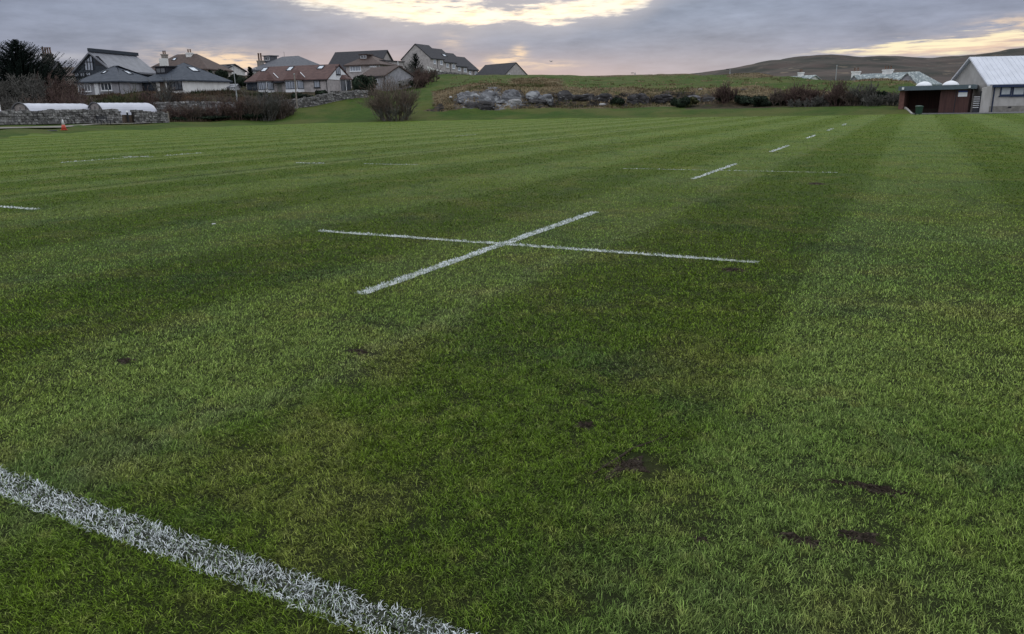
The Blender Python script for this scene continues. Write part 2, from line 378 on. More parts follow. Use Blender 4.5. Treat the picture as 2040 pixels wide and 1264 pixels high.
def ground_mat():
    mt = bpy.data.materials.new('ground_turf'); mt.use_nodes = True; t = N(mt.node_tree); bs = mt.node_tree.nodes['Principled BSDF']
    geo = t.new('ShaderNodeNewGeometry').outputs['Position']
    turf, _ = turf_nodes(t, geo)
    fn = t.noise(geo, 14.0, 4, 0.7); fn2 = t.noise(geo, 70.0, 3, 0.7)
    turf = t.mix(t.m('MULTIPLY', t.ss(fn, 0.45, 0.75), 0.5), turf, (0.030, 0.050, 0.014, 1))
    turf = t.mix(t.m('MULTIPLY', t.ss(fn2, 0.5, 0.8), 0.5), turf, (0.020, 0.034, 0.012, 1))
    def at(k): return t.new('ShaderNodeAttribute', attribute_name=k).outputs['Fac']
    g = t.noise(geo, 0.25, 5, 0.65); g2 = t.noise(t.map(geo, scale=(1, 1, 3)), 1.6, 4, 0.7)
    lawn = t.mix(t.ss(g, 0.35, 0.65), (0.034, 0.070, 0.011, 1), (0.058, 0.086, 0.017, 1))
    lawn = t.mix(t.m('MULTIPLY', t.ss(g2, 0.44, 0.66), 0.7), lawn, (0.030, 0.052, 0.010, 1)); gl_ = t.noise(t.map(geo, scale=(1, 1, 1), loc=(31, 9, 0)), 0.13, 5, 0.6); lawn = t.mix(t.m('MULTIPLY', t.ss(gl_, 0.46, 0.62), 0.5), lawn, (0.098, 0.095, 0.032, 1))
    rough = t.mix(t.ss(g2, 0.36, 0.6), (0.17, 0.135, 0.080, 1), (0.060, 0.050, 0.030, 1))
    rough = t.mix(t.m('MULTIPLY', t.ss(g, 0.52, 0.62), 0.6), rough, (0.06, 0.08, 0.025, 1))
    soil = t.mix(t.ss(g2, 0.4, 0.6), (0.060, 0.045, 0.030, 1), (0.020, 0.019, 0.012, 1)); soil = t.mix(t.m('MULTIPLY', t.ss(g, 0.5, 0.6), 0.7), soil, (0.05, 0.06, 0.02, 1))
    bd = t.m('ADD', at('mown'), t.m('MULTIPLY', t.m('SUBTRACT', g2, 0.5), 0.25))
    thatch = t.mix(0.90, turf, (0.009, 0.010, 0.005, 1)); turf = t.mix(0.08, turf, (0.012, 0.02, 0.003, 1))  # thatch near-black between blades; turf colour also darkened for unmodelled blade self-shade
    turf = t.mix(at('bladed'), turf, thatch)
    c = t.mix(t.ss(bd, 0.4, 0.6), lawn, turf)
    rg = t.m('ADD', at('rough'), t.m('MULTIPLY', t.m('SUBTRACT', g2, 0.5), 0.9))
    c = t.mix(t.ss(rg, 0.35, 0.6), c, rough)
    sg = t.m('ADD', at('soil'), t.m('MULTIPLY', t.m('SUBTRACT', fn, 0.5), 0.8))
    c = t.mix(t.ss(sg, 0.4, 0.6), c, soil)
    rn = t.noise(t.map(geo, scale=(1, 1, 1.6)), 0.7, 10, 0.68)
    pr = t.mix(t.ss(rn, .40, .62), (0.060, 0.062, 0.070, 1), (0.24, 0.25, 0.27, 1)); dr = t.mix(t.ss(rn, .44, .66), (0.014, 0.013, 0.013, 1), (0.085, 0.080, 0.080, 1))
    rc = t.mix(at('palerock'), dr, pr); rc = t.mix(t.m('MULTIPLY', at('crack'), 0.8), rc, (0.012, 0.012, 0.011, 1))
    mossy = t.ss(g2, .50, .60); rc = t.mix(t.m('MULTIPLY', mossy, .85), rc, (0.105, 0.080, 0.048, 1))
    rm = t.m('ADD', at('rock'), t.m('MULTIPLY', t.m('SUBTRACT', g2, 0.5), 0.9))
    c = t.mix(t.ss(rm, .45, .55), c, rc)
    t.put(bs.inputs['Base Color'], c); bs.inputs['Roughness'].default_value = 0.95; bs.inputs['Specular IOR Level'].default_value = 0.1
    b = t.new('ShaderNodeBump'); b.inputs['Strength'].default_value = 0.7; b.inputs['Distance'].default_value = 0.05
    t.link(fn, b.inputs['Height']); t.link(b.outputs[0], bs.inputs['Normal'])
    return mt
def blade_mat(name, white=False):
    mt = bpy.data.materials.new(name); mt.use_nodes = True; t = N(mt.node_tree); bs = mt.node_tree.nodes['Principled BSDF']
    geo = t.new('ShaderNodeNewGeometry').outputs['Position']
    r = t.new('ShaderNodeAttribute', attribute_name='rnd').outputs['Fac']
    if white:
        c = t.mix(t.ss(r, 0.12, 0.8), (0.32, 0.37, 0.34, 1), (0.78, 0.83, 0.87, 1))
        c = t.mix(t.ss(r, 0.24, 0.14), c, (0.10, 0.16, 0.04, 1))
    else:
        c, _ = turf_nodes(t, geo)
        k = t.m('ADD', t.m('MULTIPLY', t.m('MULTIPLY', r, t.m('MULTIPLY', r, r)), 2.4), 0.52)
        cb = t.new('ShaderNodeCombineColor')
        for i in range(3): t.link(k, cb.inputs[i])
        c = t.mix(1.0, c, cb.outputs[0], 'MULTIPLY')
        c = t.mix(t.m('MULTIPLY', t.ss(r, 0.93, 0.96), 0.45), c, (0.33, 0.32, 0.15, 1))
    t.put(bs.inputs['Base Color'], c); bs.inputs['Roughness'].default_value = 0.6; bs.inputs['Specular IOR Level'].default_value = 0.15
    return mt
M_ground = ground_mat(); M_blade = blade_mat('grass_blade'); M_wblade = blade_mat('painted_blade', True)

# ------------------------------------------------------------------ terrain
COLS = [  # (pixel column, [(range, z)...])   surveyed profiles beyond the mown pitch
 (-900, [(60, 0), (80, .7), (100, .9), (130, 4), (170, 6), (260, 7)]),
 (-300, [(62, 0), (79, .7), (100, .9), (130, 4), (170, 6), (260, 7)]),
 (0, [(68, 0), (79, .68), (86, .85), (104, 1.0), (112, 2.2), (130, 4), (170, 7), (260, 8)]),
 (130, [(79, 0), (86, .65), (90, .75), (107, 1.0), (114, 2.4), (130, 4.3), (170, 7.5), (260, 9)]),
 (300, [(86, 0), (93, .4), (98, .55), (108, .8), (112, 2.6), (128, 4.7), (150, 6.5), (175, 9), (260, 11)]),
 (440, [(93, 0), (100, .3), (104, .4), (110, .9), (114, 2.8), (128, 4.7), (150, 6.8), (175, 9.5), (260, 11)]),
 (540, [(97, 0), (104, .2), (108, .33), (114, 1.8), (122, 3.2), (128, 4.2), (150, 6), (180, 9), (260, 11)]),
 (600, [(99, 0), (105, .5), (112, 1.85), (115, 2.1), (121, 3.2), (128, 4.3), (150, 6), (180, 9), (260, 11)]),
 (700, [(99, 0), (104, .4), (111, 1.5), (119, 3.27), (124, 3.9), (132, 4.7), (150, 6.5), (180, 9), (260, 11)]),
 (780, [(98, 0), (104, .5), (112, 1.9), (122, 3.5), (132, 4.3), (150, 6.6), (165, 8.6), (180, 9.4), (260, 10)]),
 (860, [(97, 0), (102, .75), (108, 2.0), (116, 3.35), (130, 4.7), (150, 6.7), (165, 8.5), (175, 9.1), (200, 9.3), (260, 9.5)]),
 (960, [(96, 0), (101, .63), (104, 1.3), (108, 2.6), (112, 4.4), (130, 5.6), (160, 7.7), (185, 8.8), (260, 8.8)]),
 (1060, [(95, 0), (100, .63), (106, 1.5), (109, 2.3), (112, 3.9), (130, 5.3), (165, 7.8), (190, 8.8), (260, 8.8)]),
 (1200, [(94, 0), (99, .7), (106, 1.4), (109, 2.2), (113, 3.7), (130, 4.7), (160, 6.8), (185, 8.1), (260, 8)]),
 (1350, [(92, 0), (96, .73), (104, 1.15), (108, 2.0), (112, 3.4), (130, 4.5), (160, 6.7), (180, 7.9), (260, 7.6)]),
 (1500, [(90, 0), (95, .68), (102, 1.0), (110, 3.2), (125, 4.4), (145, 5.4), (152, 6.4), (158, 6.8), (175, 6), (260, 4)]),
 (1560, [(89.5, 0), (95, .7), (101, 1.0), (110, 3.1), (125, 4.4), (145, 5.6), (155, 5.7), (175, 5), (260, 3)]),
 (1650, [(88.5, 0), (94, .7), (100, .9), (110, 2.9), (125, 3.8), (145, 4.8), (150, 4.8), (175, 4.5), (260, 3)]),
 (1760, [(87, 0), (92, .6), (98, .9), (110, 2.6), (125, 3.4), (138, 4.7), (143, 4.7), (155, 3.2), (260, 3)]),
 (1808, [(86, 0), (89, .45), (98, .7), (110, 2.2), (125, 3.6), (138, 4.2), (150, 3.6), (260, 3)]),
 (1822, [(86, 0), (98, 0.05), (110, 1.4), (125, 3.2), (138, 3.8), (150, 3.2), (260, 3)]),
 (1880, [(86, 0), (100, 0), (120, 1.2), (150, 2.5), (260, 3)]),
 (2040, [(86, 0), (110, 0), (150, 1.5), (260, 3)]),
 (2700, [(86, 0), (110, 0), (150, 1.5), (260, 3)])]
COLAZ = np.array([math.radians(azel(c[0], 205)[0]) for c in COLS])
TAB_R = np.concatenate([np.arange(40, 200, 0.5), np.arange(200, 700, 5), np.arange(700, 6001, 100)])
TAB = []
for _, pr in COLS:
    rr = [0, pr[0][0]] + [q[0] for q in pr[1:]] + [600, 1500, 6000]
    zz = [0, pr[0][1]] + [q[1] for q in pr[1:]] + [0.5, -3, -8]
    z = np.interp(TAB_R, rr, zz)
    k = np.array([1, 2, 3, 2, 1])/9.0
    z[2:300] = np.convolve(z, k, 'same')[2:300]
    TAB.append(z)
TAB = np.array(TAB)
def terrain(x, y):
    x = np.asarray(x, float); y = np.asarray(y, float)
    a = np.arctan2(x, y); r = np.hypot(x, y)
    ai = np.clip(np.interp(a, COLAZ, np.arange(len(COLAZ))), 0, len(COLAZ)-1.001)
    i = np.floor(ai).astype(int); f = ai-i; f = f*f*(3-2*f)
    ri = np.interp(r, TAB_R, np.arange(len(TAB_R))); j = np.clip(np.floor(ri).astype(int), 0, len(TAB_R)-2); g = ri-j
    z = (TAB[i, j]*(1-g)+TAB[i, j+1]*g)*(1-f) + (TAB[i+1, j]*(1-g)+TAB[i+1, j+1]*g)*f
    back = np.clip((np.abs(a)-0.9)/0.6, 0, 1)          # behind the viewer: plain level ground
    z = z*(1-back)
    bumpy = np.clip((r-97)/8, 0, 1)*(1-back)*np.clip((260-r)/100, 0, 1)
    pxl = np.interp(a, COLAZ, [c[0] for c in COLS])
    rough = ((pxl > 835) & (pxl < 1800)).astype(float)
    z = z + bumpy*(0.15+0.35*rough)*(fbm(x*0.35, y*0.35, 5, 3)-0.5)
    rk, _ = rockmask(x, y); bl, cr = blocky(x, y); z = z + rk*(bl*2.3-cr*.25+.15)
    return z
def rockmask(x, y):
    a = np.arctan2(x, y); r = np.hypot(x, y); px = np.interp(a, COLAZ, [c[0] for c in COLS])
    def band(v, a0, a1, s): return np.clip((v-a0)/s, 0, 1)*np.clip((a1-v)/s, 0, 1)
    n1 = fbm(x*.22, y*.22, 61, 3)-.5; n2 = fbm(x*.6, y*.6, 66, 3)-.5
    m1 = band(px, 898, 1125, 10)*band(r+n2*3, 103.8, 111.5, 1.0)
    m2 = band(px, 1100, 1435, 20)*band(r+n2*3, 104.8, 111.0, 1.0)*np.clip(.75+n1*3.5, 0, 1)
    m3 = band(px, 838, 915, 8)*band(r+n2*2, 104, 107.5, .8)*np.clip(.4+n1*5, 0, 1)
    return np.clip(np.maximum(np.maximum(m1, m2), m3), 0, 1), px
def blocky(x, y, z=0):
    w_ = fbm(x*.3, y*.3, 71, 3)*2.0; q = fbm(x*.34+w_, y*.34-w_, 81, 4)
    st = np.floor(q*5)/5; return (0.6*st+0.4*q)-.5, np.clip(1-np.abs(q*5-np.round(q*5))*3.4, 0, 1)
def tz(x, y): return float(terrain(np.array([x]), np.array([y]))[0])
def zone(x, y):
    a = np.arctan2(x, y); r = np.hypot(x, y); u, v = xy2uv(x, y)
    edge = np.minimum(np.minimum(87.0-u, v+77.0+0.10*(60-u).clip(0)), 2.0)
    mown = np.clip(0.5+edge*0.4, 0, 1)
    px = np.interp(a, COLAZ, [c[0] for c in COLS])
    r0 = np.interp(a, COLAZ, [c[1][0][0] for c in COLS]); mown = np.minimum(mown, np.clip(0.5+(r0+.3-r)*0.5, 0, 1))
    nz = fbm(x*0.08, y*0.08, 21, 3)-0.5
    def band(v, a0, a1, s): return np.clip((v-a0)/s, 0, 1)*np.clip((a1-v)/s, 0, 1)
    rl = 102.0-1.5*np.clip((px-1300)/200, 0, 1) + nz*3 + 3.5*np.clip((880-px)/40, 0, 1)
    rough = band(px, 850, 1830, 25)*band(r, rl, np.interp(px, [850, 985, 1150, 1400, 1800], [124, 124, 117, 113.5, 111])+nz*9, 3)
    rough = np.maximum(rough, 0.95*band(px, 985, 1150, 60)*band(r, 104, 152+nz*20, 10))
    rough = np.maximum(rough, 0.62*band(px, 1150, 1480, 40)*band(r, 165+nz*20, 260, 5))
    rough = np.maximum(rough, 0.9*band(px, 1440, 1548, 14)*band(r, 145, 175, 3))
    rough = np.maximum(rough, 0.9*band(px, 1690, 1826, 14)*band(r, 131+nz*8, 170, 3))
    rough = np.maximum(rough, 0.34*band(px, 870, 2000, 30)*(r > 116))
    rough = np.maximum(rough, 0.45*(r > 260))
    soil = band(px, -2000, 585, 12)*band(r, np.interp(px, [0, 130, 300, 440, 585], [87, 91, 99, 105, 109]), 300, 2)
    soil = np.maximum(soil, band(px, 560, 760, 12)*band(r, np.interp(px, [585, 735], [115.5, 121.5]), 300, 2))
    soil = np.maximum(soil, 0.8*band(px, 1350, 1800, 20)*band(r, 96, 108, 2))
    return mown, rough, soil*0.8
def build_ground():
    fine_az = np.radians(np.arange(-42, 42.001, 0.17)); rest = np.radians(np.concatenate([np.arange(46, 180, 6), np.arange(-180, -43, 6)]))
    A = np.concatenate([np.radians(np.arange(-180, -43, 5.0)), fine_az, np.radians(np.arange(46, 180, 5.0))])
    R = np.concatenate([[0.4], np.geomspace(0.8, 80, 90), np.arange(80.5, 100, 0.5), np.arange(100, 113, 0.22), np.arange(113, 135, 0.45), np.geomspace(136, 260, 90), np.geomspace(270, 6000, 30)])
    aa, rr = np.meshgrid(A, R, indexing='ij'); x = (np.sin(aa)*rr).ravel(); y = (np.cos(aa)*rr).ravel()
    z = terrain(x, y)
    na, nr = len(A), len(R)
    i = np.arange(na)[:, None]; j = np.arange(nr-1)[None, :]; i2 = (i+1) % na
    F = np.stack([(i*nr+j), (i*nr+j+1), (i2*nr+j+1), (i2*nr+j)], -1).reshape(-1, 4)
    me = raw_mesh('ground', np.stack([x, y, z], 1), F[:, ::-1].copy(), True)
    mw, rg, so_ = zone(x, y)
    setattr_f(me, 'mown', mw); setattr_f(me, 'rough', rg); setattr_f(me, 'soil', so_)
    rk, rpx = rockmask(x, y); bl, cr = blocky(x, y); setattr_f(me, 'rock', rk); setattr_f(me, 'crack', np.clip(cr, 0, 1)); setattr_f(me, 'palerock', np.clip((1050-rpx)/25, 0, 1)*np.clip((rpx-900)/15, 0, 1))
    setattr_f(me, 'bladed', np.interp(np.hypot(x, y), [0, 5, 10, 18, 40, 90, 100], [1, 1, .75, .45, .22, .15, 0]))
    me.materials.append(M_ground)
    o = bpy.data.objects.new('ground', me); link(o); tag(o, 'mown turf pitch rising into grass banks', None, kind='structure')
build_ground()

# ---- heather hill far off
def build_hill():
    sky_ = [(1180, 172), (1330, 156), (1400, 146), (1460, 137), (1500, 130), (1530, 124), (1560, 120.5), (1620, 118), (1655, 117), (1700, 119), (1740, 119.5), (1780, 117), (1860, 117.5), (1900, 113.5), (1930, 111), (1990, 107), (2010, 103), (2040, 99), (2150, 88), (2500, 70)]
    az_ = np.array([math.radians(azel(*p)[0]) for p in sky_]); zz = np.array([Zof(p[0], p[1], 2400) for p in sky_])
    A = np.linspace(az_[0], az_[-1], 420); R = np.concatenate([np.linspace(420, 2400, 130), np.linspace(2440, 3800, 16)])
    top = np.interp(A, az_, zz)
    aa, rr = np.meshgrid(A, R, indexing='ij'); tt = np.clip((rr-420)/(2400-420), 0, 1)
    prof = 0.62*tt**1.15 + 0.38*(tt*tt*(3-2*tt))
    z = top[:, None]*prof*np.where(rr > 2400, 1-((rr-2400)/1500)**2*0.9, 1)
    x, y = np.sin(aa)*rr, np.cos(aa)*rr
    env = np.sin(np.pi*np.clip(tt, 0, 1))*(rr <= 2400)
    z = z + env*(fbm(x/260, y/260, 3, 4)-0.5)*46 + (fbm(x/40, y/40, 9, 2)-0.5)*3
    na, nr = z.shape; i = np.arange(na-1)[:, None]; j = np.arange(nr-1)[None, :]
    F = np.stack([i*nr+j, (i+1)*nr+j, (i+1)*nr+j+1, i*nr+j+1], -1).reshape(-1, 4)
    me = raw_mesh('hill', np.stack([x.ravel(), y.ravel(), z.ravel()], 1), F, True)
    me.materials.append(mat('heather', (0.058, 0.044, 0.038), 1.0, scale=0.014, col2=(0.022, 0.024, 0.019), detail=12, stretch=(1, .6, 5), col3=(0.12, 0.095, 0.070), sc3=3.1, thr3=(0.59, 0.68), thr=(.38, .62)))
    o = bpy.data.objects.new('hill', me); link(o); tag(o, 'long brown heather hill on the skyline at the right', None, kind='structure')
build_hill()

# ------------------------------------------------------------------ grass blades on the near pitch
GOAL = (1.56, 0.062)
MUD = [  # (u, v, radius_u, radius_v)
 (3.15, -1.27, .05, .05), (2.86, -0.92, .14, .15), (2.55, -0.20, .035, .085), (3.06, -0.03, .045, .17), (2.66, -0.03, .05, .075),
 (2.40, -0.52, .02, .03), (7.02, -1.36, .09, .12), (15.3, -1.55, .22, .22), (2.87, -4.28, .05, .1), (3.62, -3.0, .06, .12), (4.2, -3.25, .08, .2),
 (2.95, 0.15, .03, .06), (3.1, -0.42, .03, .05), (2.1, -3.1, .05, .12), (2.25, -2.6, .03, .1), (1.95, -0.75, .05, .1), (2.7, -0.6, .03, .06),
 (2.02, -2.0, .04, .06), (13.0, -5.6, .25, .25), (3.6, -1.5, .06, .12), (2.02, 0.1, .05, .09), (1.75, -2.72, .03, .05)]
def mudmask(u, v):
    m_ = np.zeros_like(u); jig = fbm(u*18, v*18, 77, 3)-0.5
    for i_, (a, b, ra, rb) in enumerate(MUD):
        d = np.sqrt(((u-a)/ra)**2+((v-b)/rb)**2)
        m_ = np.maximum(m_, np.clip((1.15-d+jig*2.4)*1.6, 0, 1)*(.92 if i_ < 10 else .50))
    return m_
def blades(x, y, z0, ln, wd, lean, az_, rnd):
    """five-vertex curved blades; arrays of n"""
    n_ = len(x); dx, dy = np.sin(az_), np.cos(az_)
    fx = RNG.uniform(-1, 1, n_); fa = RNG.uniform(0, 2*np.pi, n_); sx, sy = np.cos(fa), np.sin(fa)
    h1 = ln*0.55*np.cos(lean*0.6); o1 = ln*0.55*np.sin(lean*0.6)
    h2 = h1 + ln*0.45*np.cos(np.minimum(lean*1.5, 1.75)); o2 = o1 + ln*0.45*np.sin(np.minimum(lean*1.5, 1.75))
    V = np.empty((n_, 5, 3), np.float32); hw = wd/2
    V[:, 0] = np.stack([x-sx*hw, y-sy*hw, z0], 1); V[:, 1] = np.stack([x+sx*hw, y+sy*hw, z0], 1)
    V[:, 2] = np.stack([x+dx*o1+sx*hw*.8, y+dy*o1+sy*hw*.8, z0+h1], 1); V[:, 3] = np.stack([x+dx*o1-sx*hw*.8, y+dy*o1-sy*hw*.8, z0+h1], 1)
    V[:, 4] = np.stack([x+dx*o2, y+dy*o2, z0+h2], 1)
    return V
def blade_object(name, V, rnd, mt):
    n_ = len(V); me = bpy.data.meshes.new(name)
    me.vertices.add(n_*5); me.vertices.foreach_set('co', V.reshape(-1).astype(np.float32))
    b = (np.arange(n_, dtype=np.int32)*5)[:, None]
    li = np.concatenate([b+0, b+1, b+2, b+3, b+3, b+2, b+4], 1).astype(np.int32)
    me.loops.add(n_*7); me.loops.foreach_set('vertex_index', li.ravel())
    me.polygons.add(n_*2)
    st = np.stack([np.arange(n_)*7, np.arange(n_)*7+4], 1).astype(np.int32).ravel()
    me.polygons.foreach_set('loop_start', st); me.polygons.foreach_set('loop_total', np.tile(np.array([4, 3], np.int32), n_))
    me.update(calc_edges=True); me.polygons.foreach_set('use_smooth', np.ones(n_*2, bool))
    setattr_f(me, 'rnd', np.repeat(rnd, 5)); me.materials.append(mt)
    o = bpy.data.objects.new(name, me); link(o); return o
def lines_mask(u, v):
    m_ = np.zeros_like(u)
    for (k, a0, a1, c, hw, *_r) in STROKES:
        if k == 'v': d = np.maximum(np.abs(u-c)-hw, np.maximum(a0-v, v-a1))
        else: d = np.maximum(np.abs(v-c)-hw, np.maximum(a0-u, u-a1))
        m_ = np.maximum(m_, (d < 0))
    return m_
# strokes: direction they run along, start, end, the other coordinate, half width, density, label
STROKES = [
 ('v', -9.0, -0.30, 1.560, 0.068, 1.0, 'broad white painted line crossing the near left corner, thick with coated blades'),
 ('u', 4.89, 10.28, -4.02, 0.060, 0.85, 'long white dash running away from the viewer through the nearest cross'),
 ('v', -6.75, -1.21, 7.46, 0.052, 0.55, 'white crossbar stroke lying across the nearest long dash'),
 ('u', 15.6, 19.8, -3.95, 0.058, 0.95, 'white dash of the second cross, beyond the nearest cross'),
 ('v', -6.30, -1.4, 17.82, 0.034, 0.30, 'thin faint crossbar over the dash of the second cross'),
 ('u', 24.9, 28.5, -3.92, 0.060, 0.95, 'third white dash away along the dashed row'),
 ('u', 34.3, 37.4, -4.0, 0.062, 0.95, 'fourth white dash away along the dashed row'),
 ('u', 43.0, 46.2, -4.05, 0.064, 0.95, 'fifth white dash away along the dashed row'),
 ('u', 52.0, 55.2, -4.05, 0.066, 0.95, 'farthest small dash of the dashed row'),
 ('v', -17.4, -12.97, 7.58, 0.062, 0.95, 'short white stroke cut by the left edge of the picture'),
 ('v', -16.55, -15.5, 17.62, 0.06, 0.95, 'short faint stroke left of the thin long faint stroke in mid field'),
 ('v', -14.1, -12.2, 17.75, 0.045, 0.6, 'thin faint stroke in mid field, right of a shorter one'),
 ('u', 15.9, 19.3, -25.4, 0.075, 0.7, 'faint worn dash far left in mid field'),
 ('v', -26.4, -24.6, 18.9, 0.06, 0.45, 'faint crossbar touching the worn dash far left'),
 ('u', 19.6, 21.4, -24.9, 0.06, 0.6, 'thin faint dash right of the far left worn cross'),
 ('u', 36.6, 39.0, -22.6, 0.06, 0.6, 'small white dash far out in the middle of the pitch'),
]
def scatter(rmin, rmax, dens_fn, azm=40.0):
    out = []
    edges = np.geomspace(rmin, rmax, 42)
    am = math.radians(azm)
    for a, b in zip(edges[:-1], edges[1:]):
        rm = (a+b)/2; cnt = int(dens_fn(rm)*am*(b*b-a*a))
        r = np.sqrt(RNG.uniform(a*a, b*b, cnt)); t = RNG.uniform(-am, am, cnt)
        out.append(np.stack([np.sin(t)*r, np.cos(t)*r, np.full(cnt, rm)], 1))
    return np.concatenate(out)
def build_grass():
    pxa = lambda d: (d/754.0)*(d*d/(1.5*754.0))
    pts = scatter(1.55, 92.0, lambda d: min(42000, 2.6/pxa(d)))
    x, y, rm = pts.T; u, v = xy2uv(x, y)
    ok = RNG.uniform(0, 1, len(x)) > mudmask(u, v)*1.3
    ok &= (rm < 55) | (zone(x, y)[0] > .5)
    ok &= ~((lines_mask(u, v) > 0) & (RNG.uniform(0, 1, len(x)) < 0.93))
    patch = fbm(x*3.2, y*3.2, 31, 3)
    ok &= RNG.uniform(0, 1, len(x)) < np.clip(0.35+patch*1.5, 0, 1)
    clump = 0.6*vnoise(x*26, y*26, 91)+0.4*vnoise(x*55, y*55, 92)
    nearw = np.clip((9-rm)/5, 0, 1)
    ok &= RNG.uniform(0, 1, len(x)) < 1-nearw*(1-np.clip((clump-.25)*4.0, .40, 1))
    x, y, rm, u, v, patch, clump, nearw = [q[ok] for q in (x, y, rm, u, v, patch, clump, nearw)]
    n_ = len(x)
    tuft = fbm(x*7, y*7, 13, 2); ln = (0.009+0.020*tuft+0.010*patch)*RNG.uniform(0.5, 1.5, n_)*(1+nearw*(clump-.5)*.9)
    wd = np.maximum(0.0016*RNG.uniform(0.6, 1.6, n_), 0.55*rm/754.0)
    ln = np.maximum(ln, wd*np.where(rm < 20, 2.0, np.clip(2.0-(rm-20)*.03, .9, 2)))
    swirl = fbm(x*5, y*5, 41, 2)*4*np.pi
    az_ = np.where(RNG.uniform(0, 1, n_) < .6, RNG.uniform(0, 2*np.pi, n_), swirl + RNG.normal(0, 0.8, n_))
    ph = ((v+0.75)/4.1) % 1.0
    towards = np.where(ph < 0.5, 0.0, np.pi) + math.radians(27.76)
    k = RNG.uniform(0, 1, n_) < 0.30
    az_ = np.where(k, towards + RNG.normal(0, 0.5, n_), az_)
    lean = RNG.uniform(0.5, 1.9, n_); rnd = RNG.uniform(0, 1, n_); vr = np.clip((rm-4)/14, 0, 1)*.72; rnd = rnd*(1-vr)+.60*vr
    ln = ln*0.95
    V = blades(x, y, np.zeros(n_), ln, wd, lean, az_, rnd)
    o = blade_object('grass', V, rnd, M_blade); tag(o, 'short tufty green turf of the near pitch', None, kind='stuff')
    print('blades', n_)
build_grass()

M_paint = mat('line_paint', (0.44, 0.47, 0.46), 0.9, scale=14.0, col2=(0.09, 0.12, 0.06), thr=(0.40, 0.58), detail=6)
def build_lines():
    for (k, a0, a1, c, hw, dens, lab) in STROKES:
        L = a1-a0; mid = uv2xy(c, (a0+a1)/2) if k == 'v' else uv2xy((a0+a1)/2, c)
        dist = math.hypot(*mid); near = max(1.8, dist-L/2)
        # jagged thin sheet of paint on the thatch
        st = max(0.03, min(0.25, dist/250)); m_ = int(L/st)+2
        s = np.linspace(a0, a1, m_); j1 = (fbm(s*9, s*0+c, 3, 3)-0.5)*0.05; j2 = (fbm(s*9, s*0+c+9, 4, 3)-0.5)*0.05
        hh = hw*(0.5 if dist < 5 else 0.86 if dist < 25 else 1.0)
        V = []; 
        for q, e1, e2 in zip(s, j1, j2):
            for w_ in (c-hh+e1, c+hh+e2):
                uu, vv = (w_, q) if k == 'v' else (q, w_)
                X_, Y_ = uv2xy(uu, vv); V.append((X_, Y_, 0.004 if dist < 40 else 0.012))
        F = [(2*i, 2*i+1, 2*i+3, 2*i+2) for i in range(m_-1)]
        me = raw_mesh('pitch_line', V, F)
        # coated blades
        area = L*hw*2; pw = dist/754.0
        rho = 34000*dens if dist < 4.5 else min(16000, 9.0/(pw*pw*dist/1.5))*dens
        rho = max(rho, 30*dens); cnt = int(area*1.15*rho)
        s_ = RNG.uniform(a0, a1, cnt); o_ = c+RNG.uniform(-hw*1.06, hw*1.06, cnt)+(fbm(s_*4, s_*0+c, 8, 4)-0.5)*0.045
        keep = RNG.uniform(0, 1, cnt) < np.clip((fbm(s_*7, o_*9, 51, 3)-0.5)*2.4+0.30+dens*0.6, 0.86 if dist < 5 else 0.08, 1)
        s_, o_ = s_[keep], o_[keep]; cnt = len(s_)
        uu, vv = (o_, s_) if k == 'v' else (s_, o_)
        if dist < 5: uu = uu+np.clip(-vv-3.3, -3, 1.5)*.010
        x, y = uu*UX+vv*UY, uu*UY-vv*UX
        rr = np.hypot(x, y); wd = np.maximum(0.0018*RNG.uniform(0.6, 1.7, cnt), 0.60*rr/754)
        ln = np.maximum(0.025*RNG.uniform(0.45, 1.35, cnt), wd*1.9)
        rnd = np.clip(RNG.uniform(0, 1, cnt)*(0.55+0.45*dens)+(fbm(s_*10, o_*14, 61, 3)-0.5)*0.9, 0, 1)
        Vb = blades(x, y, np.full(cnt, 0.002), ln, wd, RNG.uniform(0.5, 1.9, cnt), RNG.uniform(0, 2*np.pi, cnt), rnd)
        me.materials.append(M_paint if dist > 5 else mat('line_film_dark', (0.035, 0.040, 0.030), 0.95, scale=60.0, col2=(0.010, 0.012, 0.006), spec=0.05, thr=(0.48, 0.66), detail=6)); o = bpy.data.objects.new('pitch_line', me); link(o)  # near sheet is coloured thatch-dark, seen between the coated blades
        tag(o, lab, 'pitch line', 'white lines painted on the pitch')
        pb = blade_object('painted_grass', Vb, rnd, M_wblade); pb.parent = o; pb['kind'] = 'stuff'
build_lines()

